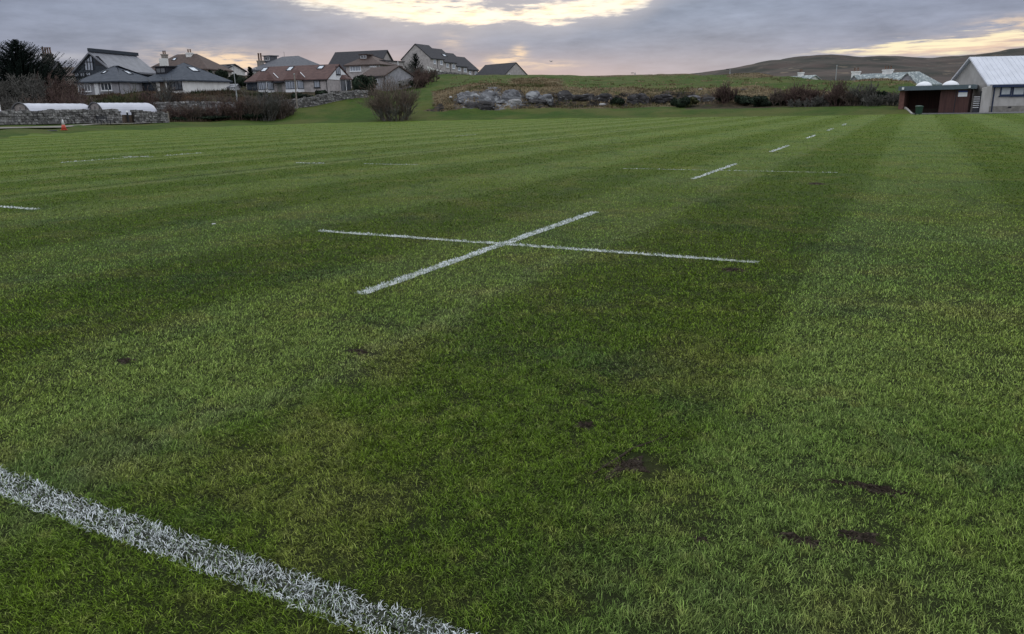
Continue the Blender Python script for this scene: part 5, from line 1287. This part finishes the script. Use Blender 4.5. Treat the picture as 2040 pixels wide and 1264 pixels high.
def shrub(label, px, base, r, hpx, wpx, m_=None, name='bare_shrub', seed=0, stems=14, lev=2, kids=4, thin=.013, group=None, dome=True, dense=1.0, lean=0.0):
    m_ = m_ or M_twig; rs = np.random.default_rng(seed+int(px)); q = P(px, base, r); gz = tz(q[0], q[1]); q[2] = gz
    sc_ = r/FPX; H = max(Zof(px, base-hpx, r)-gz, hpx*sc_*.6) if True else 0; W = wpx*sc_/2
    root = thing(name, q, label, 'shrub', group); st = MB(); tw = MB()
    for i in range(int(stems*dense)):
        a = rs.uniform(0, 6.28); rad = W*.62*math.sqrt(rs.uniform(0, 1)); p = q+np.array([math.cos(a)*rad, math.sin(a)*rad*.7, -.05])
        p[2] = tz(p[0], p[1])-.03
        out = rad/W; d = np.array([math.cos(a)*out*.75+rs.normal(0, .12), math.sin(a)*out*.5+rs.normal(0, .12), 1.0]); d /= np.linalg.norm(d)
        hh = H*(1.0-.40*out**2)*rs.uniform(.42, .96)
        grow(st, tw, p, d, hh*.74, .045, lev, rs, up=.35, spread=.5, kids=kids, thin=thin, gn=lean)
    return (st.build('stems', m_, root), tw.build('twigs', m_, root), root)[2]
def leafball(label, px, base, r, hpx, wpx, m_=None, name='evergreen_bush', seed=0, n_=2600, size=.16, group=None, lumps=7, flat=1.0, cat='bush'):
    m_ = m_ or M_leaf; rs = np.random.default_rng(seed+int(px)+5); q = P(px, base, r); q[2] = tz(q[0], q[1]); sc_ = r/FPX; H = max(Zof(px, base-hpx, r)-q[2], hpx*sc_*.6); W = wpx*sc_/2
    root = thing(name, q, label, cat, group)
    L_ = []
    for i in range(lumps):
        a = rs.uniform(0, 6.28); k = math.sqrt(rs.uniform(0, 1))*.85; zc = rs.uniform(.22, .78)*(1-.45*k)
        L_.append((q+np.array([math.cos(a)*k*W, math.sin(a)*k*W*.8, H*zc]), rs.uniform(.20, .45)*W, rs.uniform(.16, .34)*H))
    L_.append((q+UP*H*.36, W*.66, H*.40))
    V = np.zeros((n_, 4, 3)); R_ = np.zeros(n_)
    for i in range(n_):
        c_, w_, h_ = L_[rs.integers(len(L_))]; v = rs.normal(0, 1, 3); v /= np.linalg.norm(v); k = rs.uniform(.72, 1.06)
        p_ = c_+v*np.array([w_, w_*.85, h_])*k
        if p_[2] < q[2]+.02: p_[2] = q[2]+rs.uniform(.02, .3)
        a = rs.normal(0, 1, 3); a /= np.linalg.norm(a); b = np.cross(a, rs.normal(0, 1, 3)); b /= np.linalg.norm(b); s_ = size*rs.uniform(.6, 1.4)
        V[i] = [p_-a*s_*.5-b*s_*.3, p_+a*s_*.5-b*s_*.2, p_+a*s_*.4+b*s_*.3, p_-a*s_*.4+b*s_*.25]; R_[i] = rs.uniform()
    F = np.arange(n_*4).reshape(-1, 4)
    me = raw_mesh('foliage', V.reshape(-1, 3)-q, F); setattr_f(me, 'rnd', R_, 'FACE'); me.materials.append(m_)
    link(bpy.data.objects.new('foliage', me), root)
    mb = MB(); mb.tube([q-UP*.1, q+UP*H*.6], [.09, .04], 6); mb.build('trunk', M_trunk, root)
    # dark inner mass of branches
    core = MB(); 
    for c_, w_, h_ in L_:
        prof = [(w_*.80*math.sin(t), -h_*.82*math.cos(t)) for t in np.linspace(.05, 3.09, 8)]
        core.lathe(c_, prof, 10)
    core.build('inner_branches', m_, root)
    return root
def bare_tree(label, px, base, r, hpx, wpx, m_=None, seed=0, group=None, kids=4, thin=.016, lean=0, trunkf=.22, lev=4, limbs=6):
    m_ = m_ or M_twigg; rs = np.random.default_rng(seed+int(px)+99); q = P(px, base, r); q[2] = tz(q[0], q[1]); sc_ = r/FPX; H = max(Zof(px, base-hpx, r)-q[2], hpx*sc_*.6); W = wpx*sc_/2
    root = thing('bare_tree', q, label, 'tree', group); st = MB(); tw = MB()
    fork = q+np.array([lean*H*.2, 0, H*trunkf]); add_twig(st, q-UP*.1, fork, .16, .11)
    for i in range(limbs):
        a = 6.28*i/limbs+rs.uniform(-.3, .3); tilt = rs.uniform(.35, 1.0); d = np.array([math.cos(a)*tilt*W/H*1.6+lean, math.sin(a)*tilt*.8, 1.0]); d /= np.linalg.norm(d)
        grow(st, tw, fork, d, H*.46, .085, lev-1, rs, up=.2, spread=.75, kids=kids, thin=thin)
    st.build('trunk', m_, root); tw.build('crown', m_, root); return root

# spruce at the far left
def spruce(label, px, base, r, top, wpx, seed=3, cat='tree', name='spruce_tree', upk=.35, skip=0.08, dens=1.0):
    rs = np.random.default_rng(seed); q = P(px, base, r); q[2] = tz(q[0], q[1]); H = Zof(px, top, r)-q[2]; W = wpx*r/FPX/2
    root = thing(name, q, label, cat); mb = MB(); mb.tube([q-UP*.2, q+UP*H*.5, q+UP*H], [.22, .12, .02], 8); mb.build('trunk', M_trunk, root)
    cr = MB(); z = .08
    while z < .985:
        f = (1-z); Lw = W*min(1.0, (f*1.35)**.80)*1.0; nb = max(4, int((13*f+5)*dens))
        for k in range(nb):
            if rs.uniform() < skip: continue
            a = rs.uniform(0, 6.28); L = Lw*rs.uniform(.62, 1.22)+.15; d = np.array([math.cos(a), math.sin(a), 0]); sd = np.array([-d[1], d[0], 0])
            b0 = q+UP*H*(z+rs.uniform(-.01, .01)); npt = max(4, int(L/.16))
            for j in range(npt):
                t0 = j/npt; c0_ = b0+d*L*t0+UP*(L*upk*(t0**1.6)-.22*L*t0*(1-t0)*2)
                lw = .46*(1-t0)*min(1, .3+t0*3)*(.5+.5*L/W)+.10
                for s_ in (-1, 1):
                    tip = c0_+sd*s_*lw*rs.uniform(.7, 1.3)+d*lw*.8+UP*rs.uniform(-.16, .08)
                    cr.add([c0_, c0_+d*.12+UP*.01, tip], [(0, 1, 2)])
                    cr.add([c0_+UP*.04, c0_+d*.1-UP*.10, c0_+sd*s_*lw*.5+d*lw*.5-UP*rs.uniform(.05, .2)], [(0, 1, 2)])
        z += .021*rs.uniform(.7, 1.3)
    cr.build('crown', M_spruce, root)
spruce('tall dark spruce with upswept ragged branches, above the bare trees at the far left', 50, 196, 121, 78, 165, seed=5, dens=1.9)
spruce('small dark conifer standing in front of the terrace gable', 829, 152, 150, 105, 34, seed=9, name='small_conifer', upk=.6, dens=.55, skip=.3)
spruce('thin young conifer beside the left end of the slate roofed house', 499, 150, 150, 133, 16, seed=12, name='small_conifer', upk=.6, dens=.55, skip=.3)

bg = 'bare garden trees at the far left'
for i, (px, base, r, hp, wp, lb) in enumerate([
    (20, 216, 104, 62, 90, 'bare grey tree nearest the left edge, below the spruce'),
    (72, 214, 102, 62, 95, 'bare tree with pale forked trunk behind the left polytunnel'),
    (112, 212, 106, 56, 70, 'reddish bare tree right of the forked one, below the old chimney'),
    (-25, 216, 108, 68, 80, 'bare tree mostly cut off by the left picture edge'),
    (148, 208, 112, 46, 52, 'small bare tree in front of the left end of the blue slate bungalow'),
    (100, 190, 122, 56, 60, 'taller bare tree reaching up beside the old house chimney')]):
    bare_tree(lb, px, base, r, hp, wp, m_=(M_twigr if i in (2, 4) else M_twigg), seed=i*17, group=bg, kids=4, thin=.018, limbs=7)
def fill_shrubs(lst, grp, seed0=0, **kw):
    for i, it in enumerate(lst):
        px, base, r, hp, wp, m_, lb = it; shrub(lb, px, base, r, hp, wp, m_, seed=seed0+i*7, group=grp, **kw)
gA = 'dense bare shrubs behind the polytunnels'
fill_shrubs([
    (10, 222, 98, 34, 70, M_twigg, 'low grey scrub at the left edge behind the left polytunnel'),
    (62, 218, 99, 30, 70, M_twig, 'low brown scrub under the forked bare tree'),
    (118, 215, 101, 36, 60, M_twigr, 'reddish scrub behind the middle of the left polytunnel'),
    (165, 212, 103, 26, 50, M_twig, 'brown scrub below the front windows of the blue slate bungalow'),
    (205, 212, 104, 22, 50, M_leafy, 'greenish brown scrub right of the bungalow front windows'),
    (248, 211, 106, 34, 42, M_leafy, 'upright pale-stemmed shrub before the grey side wall of the slate bungalow'),
    (282, 211, 107, 30, 44, M_twigr, 'rusty brown shrub at the left corner of the white bungalow')], gA, 11, stems=22, lev=2, kids=5, thin=.02)
gB = 'garden shrubs before the white bungalow'
fill_shrubs([
    (305, 206, 112, 26, 34, M_twigr, 'reddish shrub under the left window of the white bungalow'),
    (330, 206, 112, 46, 30, M_twigg, 'tall spindly bare shrub in front of the white bungalow door'),
    (348, 205, 113, 32, 26, M_twig, 'bare shrub beside the right window of the white bungalow'),
    (395, 205, 114, 12, 60, M_twig, 'low clipped brown hedge under the blank white wall'),
    (440, 204, 114, 16, 50, M_twig, 'low brown scrub at the foot of the lamp post')], gB, 31, stems=16, lev=2, kids=4, thin=.018)
gC = 'dark winter shrubs along the lower edge of the pitch'
lowrow = [(318, 243, 103, 24, 44, M_twig, 'leftmost low dark shrub beside the short wall stub'), (352, 243, 104, 34, 40, M_twigr, 'dark shrub around the pale trunk stump'),
    (384, 242.5, 105, 36, 44, M_twig, 'dark shrub in front of the retaining wall, right of the pale stump'), (412, 242.5, 106, 28, 34, M_twigr, 'rust brown shrub midway along the retaining wall'),
    (440, 242, 106.5, 42, 46, M_twigr, 'brown rounded shrub left of the street lamp foot'), (470, 241.5, 107, 50, 48, M_twigr, 'tall brown shrub right below the street lamp'),
    (500, 241, 107.5, 52, 50, M_twig, 'tall dark shrub in front of the carport'), (530, 240, 108, 60, 46, M_twigg, 'tallest shrub with pale twigs below the left bay window'),
    (556, 239, 108.5, 48, 40, M_twig, 'shrub below the porch of the red tiled bungalow'), (574, 237, 109, 34, 36, M_twig, 'last dark shrub of the row, beside the wooden pole')]
fill_shrubs(lowrow, gC, 51, stems=26, lev=2, kids=5, thin=.018)
for i, (px, base, r, hp, wp, lb) in enumerate([(345, 243, 104.5, 14, 60, 'low dark ivy mass under the shrubs by the pale stump'), (420, 243, 106.5, 16, 80, 'low dark ivy mass under the shrubs along the retaining wall'), (505, 241.5, 108.5, 22, 80, 'low dark ivy mass under the tall brown shrubs')]):
    leafball(lb, px, base, r, hp, wp, seed=i, n_=1800, size=.2, group='dark undergrowth below the lower shrubs', name='ivy_bush', cat='bush')
shrub('great rounded bare willow shrub with tangled pale stems at the foot of the grass bank', 785, 236, 100.5, 76, 108, mat('willow_twigs', (0.155, 0.120, 0.098), 0.95, rnd=0.45, col2=(0.085, 0.066, 0.055)), seed=77, stems=58, lev=2, kids=6, thin=.013)
shrub('sprawling pale tangle of dead stems under the great rounded willow shrub', 790, 236, 99.5, 34, 84, M_twigg, seed=78, stems=30, lev=2, kids=4, thin=.02)
gD = 'evergreen bushes around the gardens'
for i, (px, base, r, hp, wp, n_, lb) in enumerate([
    (719, 184, 124, 42, 54, 3600, 'large dark evergreen bush between the white gable and the garage'), (640, 192, 121, 17, 28, 1200, 'low dark evergreen bush against the wall right of the single window'),
    (600, 193, 122, 10, 44, 1100, 'low evergreen hedge under the right bay window'), (667, 188, 122, 8, 22, 700, 'small dark bush below the white gable'),
    (414, 149, 158, 15, 20, 1100, 'round clipped evergreen bush, the left of the pair on the rise'), (440, 149, 158, 18, 23, 1300, 'round clipped evergreen bush, the right of the pair on the rise'),
    (480, 186, 140, 44, 40, 2800, 'dark rounded evergreen trees left of the red tiled bungalow'), (525, 196, 118, 18, 26, 1100, 'dark bush under the left bay window'),
    (230, 196, 113, 8, 40, 700, 'low hedge below the blue slate bungalow'), (290, 190, 120, 10, 16, 500, 'small dark bush at the white bungalow corner')]):
    leafball(lb, px, base, r, hp, wp, seed=i*3, n_=n_, size=.20, group=gD)
gE = 'shrubs before the terrace'
fill_shrubs([(818, 166, 143, 36, 42, M_twigg, 'grey bare shrub below the small conifer'), (846, 170, 138, 34, 44, M_twigr, 'brown bare shrub right of the curved garden wall'), (862, 166, 146, 28, 30, M_twig, 'brown shrub at the left end of the terrace garden wall'), (836, 172, 133, 24, 34, M_twigr, 'low brown shrub beside the curved garden wall')], gE, 91, stems=26, lev=2, kids=5, thin=.022)
leafball('dark bush behind the brown terrace shrubs', 835, 172, 134, 16, 40, n_=1400, size=.2, seed=4)
gF = 'dark shrubs along the right side of the rocky bank'
right = [(1370, 214, 103, 26, 40, M_leafy, 'leafball', 'olive green bush between dark rocks'), (1355, 216, 101, 26, 44, None, 'leafball', 'round black-green bush at the foot of the bank below the thin lamp post'),
    (1232, 212, 106, 22, 30, None, 'leafball', 'round black-green bush in the middle of the rocks'),
    (1445, 212, 104, 44, 46, M_twigr, 'shrub', 'tall reddish bare shrub at the left end of the right thicket'), (1478, 213, 103, 28, 46, None, 'leafball', 'dark green bush beneath the reddish bare shrub'),
    (1510, 215, 101, 32, 54, None, 'leafball', 'spreading dark green bush at the left of the thicket'), (1548, 215, 101, 34, 46, M_twig, 'shrub', 'dark bare shrub right of the spreading green bush'),
    (1582, 214, 101, 46, 48, M_twigr, 'shrub', 'high rounded plum-brown shrub below the small cottage'), (1618, 213, 100, 38, 44, M_twigr, 'shrub', 'plum-brown shrub left of the tallest shrub'),
    (1640, 214, 99, 24, 44, M_twigg, 'shrub', 'low grey shrub in the middle of the thicket'), (1668, 212, 99, 46, 44, M_twigr, 'shrub', 'tallest rounded dark shrub in front of the grass mound'),
    (1700, 212, 98, 30, 40, M_twig, 'shrub', 'dark shrub right of the tallest one'), (1718, 211, 98, 42, 38, M_twigg, 'shrub', 'arching shrub with pale stems right of the tallest one'),
    (1748, 210, 98, 36, 34, None, 'leafball', 'dark upright bush near the shelter'), (1738, 212, 96, 24, 46, M_twigg, 'shrub', 'pale dry shrub below the dark upright bush'),
    (1778, 210, 97, 26, 40, M_twigg, 'shrub', 'grey-brown shrub touching the left end of the shelter'), (1600, 214, 98, 16, 70, M_twigg, 'shrub', 'low dry scrub along the foot of the thicket')]
for i, (px, base, r, hp, wp, m_, kd, lb) in enumerate(right):
    if kd == 'shrub':
        shrub(lb, px, base, r, hp, wp, m_, seed=200+i, stems=34, lev=2, kids=5, thin=.02, group=gF)
        if hp > 30: leafball('leafy base of the '+lb, px, base, r+.8, hp*.55, wp*.9, seed=i, n_=1100, size=.2, group=gF, name='ivy_bush', cat='bush')
    else: leafball(lb, px, base, r, hp, wp, m_, seed=i, n_=1700, size=.18, group=gF)

# ------------------------------------------------------------------ rocks
M_rock = mat('lichen_rock', (.165, .17, .185), .95, scale=.6, col2=(.060, .060, .066), detail=10, stretch=(1, 1, 1.4), col3=(.27, .28, .295), sc3=1.4, thr3=(.54, .64), bump=.6)
M_rockd = mat('dark_rock', (.052, .050, .052), .95, scale=1.0, col2=(.018, .017, .018), detail=8, stretch=(1, 1, 2), col3=(.20, .20, .205), sc3=1.3, thr3=(.60, .68), bump=.8)
M_rockp = mat('pale_rock', (.33, .33, .335), .95, scale=1.5, col2=(.22, .22, .225), detail=6, bump=.6)
def rock(label, x0, x1, y0, y1, r, m_=None, depth=None, seed=0, rough=.30, group='rock outcrops on the bank', skew=0.0, parts=None):
    """one outcrop block: a welded-looking heap of cracked, stratified masses, half sunk in the bank"""
    m_ = m_ or M_rock; cx = (x0+x1)/2; a = P(cx, y1, r); zt, zb = Zof(cx, y0, r), Zof(cx, y1, r); W = (x1-x0)*r/FPX/2; H = zt-zb
    er = np.array([math.cos(math.atan2(a[0], a[1])), -math.sin(math.atan2(a[0], a[1])), 0]); ed = np.array([a[0], a[1], 0])/np.hypot(a[0], a[1])
    rs = np.random.default_rng(seed*13+5); parts = parts or (5 if W > 1 else 1); V = []; F = []
    for q_ in range(parts):
        if q_ == 0: ox, wz, hz_, oz = 0, (.80 if parts > 1 else 1.0), 1.0, 0
        else:
            ox = rs.uniform(-.78, .78); wz = rs.uniform(.22, .45); hz_ = rs.uniform(.35, .9)*(1-.35*abs(ox)); oz = rs.uniform(-.1, .1)
        nu, nv = 56, 30; base = len(V); w_, h_ = W*wz, H*hz_; D = max(.5, w_*.75); of = Vector((seed*3.1+q_*7.7, q_*2.3, 0)); dz = rs.uniform(-.5, .2)
        for i in range(nv+1):
            t = math.pi*i/nv
            for j in range(nu):
                f = 2*math.pi*j/nu; d = np.array([math.sin(t)*math.cos(f), math.sin(t)*math.sin(f), math.cos(t)])
                k = (abs(d[0])**3+abs(d[1])**3+abs(d[2])**2.4)**(-1/2.7)
                p0 = Vector((d[0]*w_, d[1]*D, d[2]*h_*.6))+of
                nz = mnoise.fractal(p0*.9, .9, 2.1, 5)
                vr = mnoise.voronoi(Vector((p0[0]*.55+.2*p0[2], p0[1]*.55, p0[2]*.9)))[0]; cr = max(0, .16-(vr[1]-vr[0]))/.16
                k *= 1+rough*.6*nz-cr*.13
                V.append(er*(d[0]*k*w_+ox*W+d[2]*.25*h_*0)+ed*(d[1]*k*D+D*.55+dz*0+skew*d[2]*.6)+UP*((d[2]*k*.55+.30)*h_*1.0+oz*H))
        F += [(base+i*nu+j, base+(i+1)*nu+j, base+(i+1)*nu+(j+1) % nu, base+i*nu+(j+1) % nu) for i in range(nv) for j in range(nu)]
    org = np.array([a[0], a[1], zb]); me = raw_mesh('rock', V, F); me.materials.append(m_); o = bpy.data.objects.new('rock', me); o.location = org; link(o)
    tag(o, label, 'rock', group)
rock('big rounded grey rock at the left end of the outcrop', 903, 962, 180, 204, 107.5, seed=1, skew=1.0)
rock('broad humped grey rock with a dark vertical cleft, centre of the outcrop', 950, 1000, 177, 204, 107, seed=2, skew=1.2)
rock('highest grey rock, sloping down to the right', 996, 1042, 174, 206, 107.5, seed=3, skew=1.0)
rock('dark layered rock below the big rounded grey one', 922, 992, 198, 222, 105, m_=M_rockd, seed=4)
rock('pale flat slab leaning at the right foot of the grey rocks', 1010, 1042, 196, 207, 105.5, m_=M_rockp, seed=5, rough=.25)
rock('small pale boulder by the grass left of the outcrop', 895, 901, 191, 196, 107, m_=M_rockp, seed=6, rough=.2)
0 and rock('small dark rock shadowed under dry grass at the far left of the outcrop', 842, 866, 203, 212, 105.5, m_=M_rockd, seed=7)
0 and rock('small dark rock between the far left one and the big rounded rock', 884, 906, 204, 214, 105.5, m_=M_rockd, seed=27)
rock('blocky rock face with bright patches right of the grey rocks', 1046, 1080, 178, 197, 108, m_=M_rock, seed=8, skew=.6)
rock('tall narrow upright rock with pale streaks', 1080, 1102, 184, 208, 106.5, m_=M_rock, seed=9)
rock('brownish block above the dark hollow', 1108, 1142, 176, 200, 108, m_=M_rockd, seed=10, skew=.6)
rock('long low dark ledge in the middle of the bank', 1130, 1188, 186, 202, 108, m_=M_rockd, seed=11)
rock('dark broken ledge right of the long low one', 1186, 1222, 182, 205, 108, m_=M_rockd, seed=12)
rock('small tilted pale stone in the dry grass', 1194, 1208, 205, 210.5, 105, m_=M_rockp, seed=13, rough=.2)
rock('dark rubble face left of the olive bush', 1244, 1300, 182, 212, 107, m_=M_rockd, seed=14)
rock('dark ledge under the rough grass, above the round bush', 1296, 1345, 184, 204, 108, m_=M_rockd, seed=15)
rock('grey sloping rock just right of the black-green bush', 1362, 1398, 188, 208, 106.5, m_=M_rock, seed=16)
rock('small pale stone near the top of the bank', 1391, 1399, 176, 181, 112, m_=M_rockp, seed=17)
rock('flat rock at the left foot of the reddish shrub', 1474, 1490, 176.5, 182, 110, m_=M_rockd, seed=18)
rock('dark rock between the small pale stone and the reddish shrub', 1398, 1432, 190, 208, 107, m_=M_rockd, seed=19)
rock('dark low rock below the blocky face', 1040, 1100, 196, 210, 106, m_=M_rockd, seed=20)

# ------------------------------------------------------------------ rough grass tussocks on the banks
def build_rough():
    n_ = 150000; am = math.radians(42)
    r = RNG.uniform(98, 176, n_); t = RNG.uniform(-.16, .62, n_); x, y = np.sin(t)*r, np.cos(t)*r
    _, rg, so_ = zone(x, y); g2 = fbm(x*.7, y*.7, 5, 3)
    ok = (rg+(g2-.5)*1.2 > .55)
    x, y = x[ok], y[ok]; n_ = len(x); z = terrain(x, y); r = np.hypot(x, y)
    cl = fbm(x*.5, y*.5, 15, 3)
    ln = (0.16+.36*cl)*RNG.uniform(.5, 1.3, n_)*np.clip(1.25-(r-110)/60, .45, 1); wd = RNG.uniform(.05, .11, n_)
    rnd = np.clip(RNG.uniform(0, 1, n_)*.6+(fbm(x*.25, y*.25, 25, 4)-.5)*2.2+.3, 0, 1)
    V = blades(x, y, z-.03, ln, wd, RNG.uniform(.2, 1.3, n_), RNG.uniform(0, 2*np.pi, n_), rnd)
    mt = bpy.data.materials.new('dry_grass'); mt.use_nodes = True; t_ = N(mt.node_tree); bs = mt.node_tree.nodes['Principled BSDF']
    a = t_.new('ShaderNodeAttribute', attribute_name='rnd').outputs['Fac']
    c = t_.mix(t_.ss(a, .05, .45), (.060, .075, .024, 1), (.115, .085, .050, 1)); c = t_.mix(t_.ss(a, .45, .95), c, (.27, .21, .13, 1))
    t_.put(bs.inputs['Base Color'], c); bs.inputs['Roughness'].default_value = .9; bs.inputs['Specular IOR Level'].default_value = .1
    o = blade_object('rough_grass', V, rnd, mt); tag(o, 'tawny winter grass tussocks on the rocky bank', None, kind='stuff'); print('rough', n_)
build_rough()

def build_undergrowth():
    n_ = 90000; t = RNG.uniform(-.66, -.26, n_); r = RNG.uniform(98, 128, n_); x, y = np.sin(t)*r, np.cos(t)*r
    _, _, so_ = zone(x, y); cl = fbm(x*.35, y*.35, 95, 3); ok = (so_ > .3) & (RNG.uniform(0, 1, n_) < np.clip((cl-.30)*4, .08, 1))
    x, y, cl = x[ok], y[ok], cl[ok]; n_ = len(x); z = terrain(x, y)
    ln = (0.25+1.1*np.clip(cl-.35, 0, 1))*RNG.uniform(.4, 1.3, n_); wd = RNG.uniform(.03, .08, n_)
    rnd = np.clip(fbm(x*.3, y*.3, 96, 3)*1.6-.3+RNG.normal(0, .15, n_), 0, 1)
    V = blades(x, y, z-.03, ln, wd, RNG.uniform(.1, 1.2, n_), RNG.uniform(0, 2*np.pi, n_), rnd)
    mt = bpy.data.materials.new('garden_scrub'); mt.use_nodes = True; t_ = N(mt.node_tree); bs = mt.node_tree.nodes['Principled BSDF']
    a = t_.new('ShaderNodeAttribute', attribute_name='rnd').outputs['Fac']
    c = t_.mix(t_.ss(a, .1, .5), (.030, .040, .018, 1), (.070, .052, .040, 1)); c = t_.mix(t_.ss(a, .5, .95), c, (.12, .08, .055, 1))
    t_.put(bs.inputs['Base Color'], c); bs.inputs['Roughness'].default_value = .95; bs.inputs['Specular IOR Level'].default_value = .1
    o = blade_object('undergrowth', V, rnd, mt); tag(o, 'tangled brown and dark green winter undergrowth over the garden slopes', None, kind='stuff')
build_undergrowth()
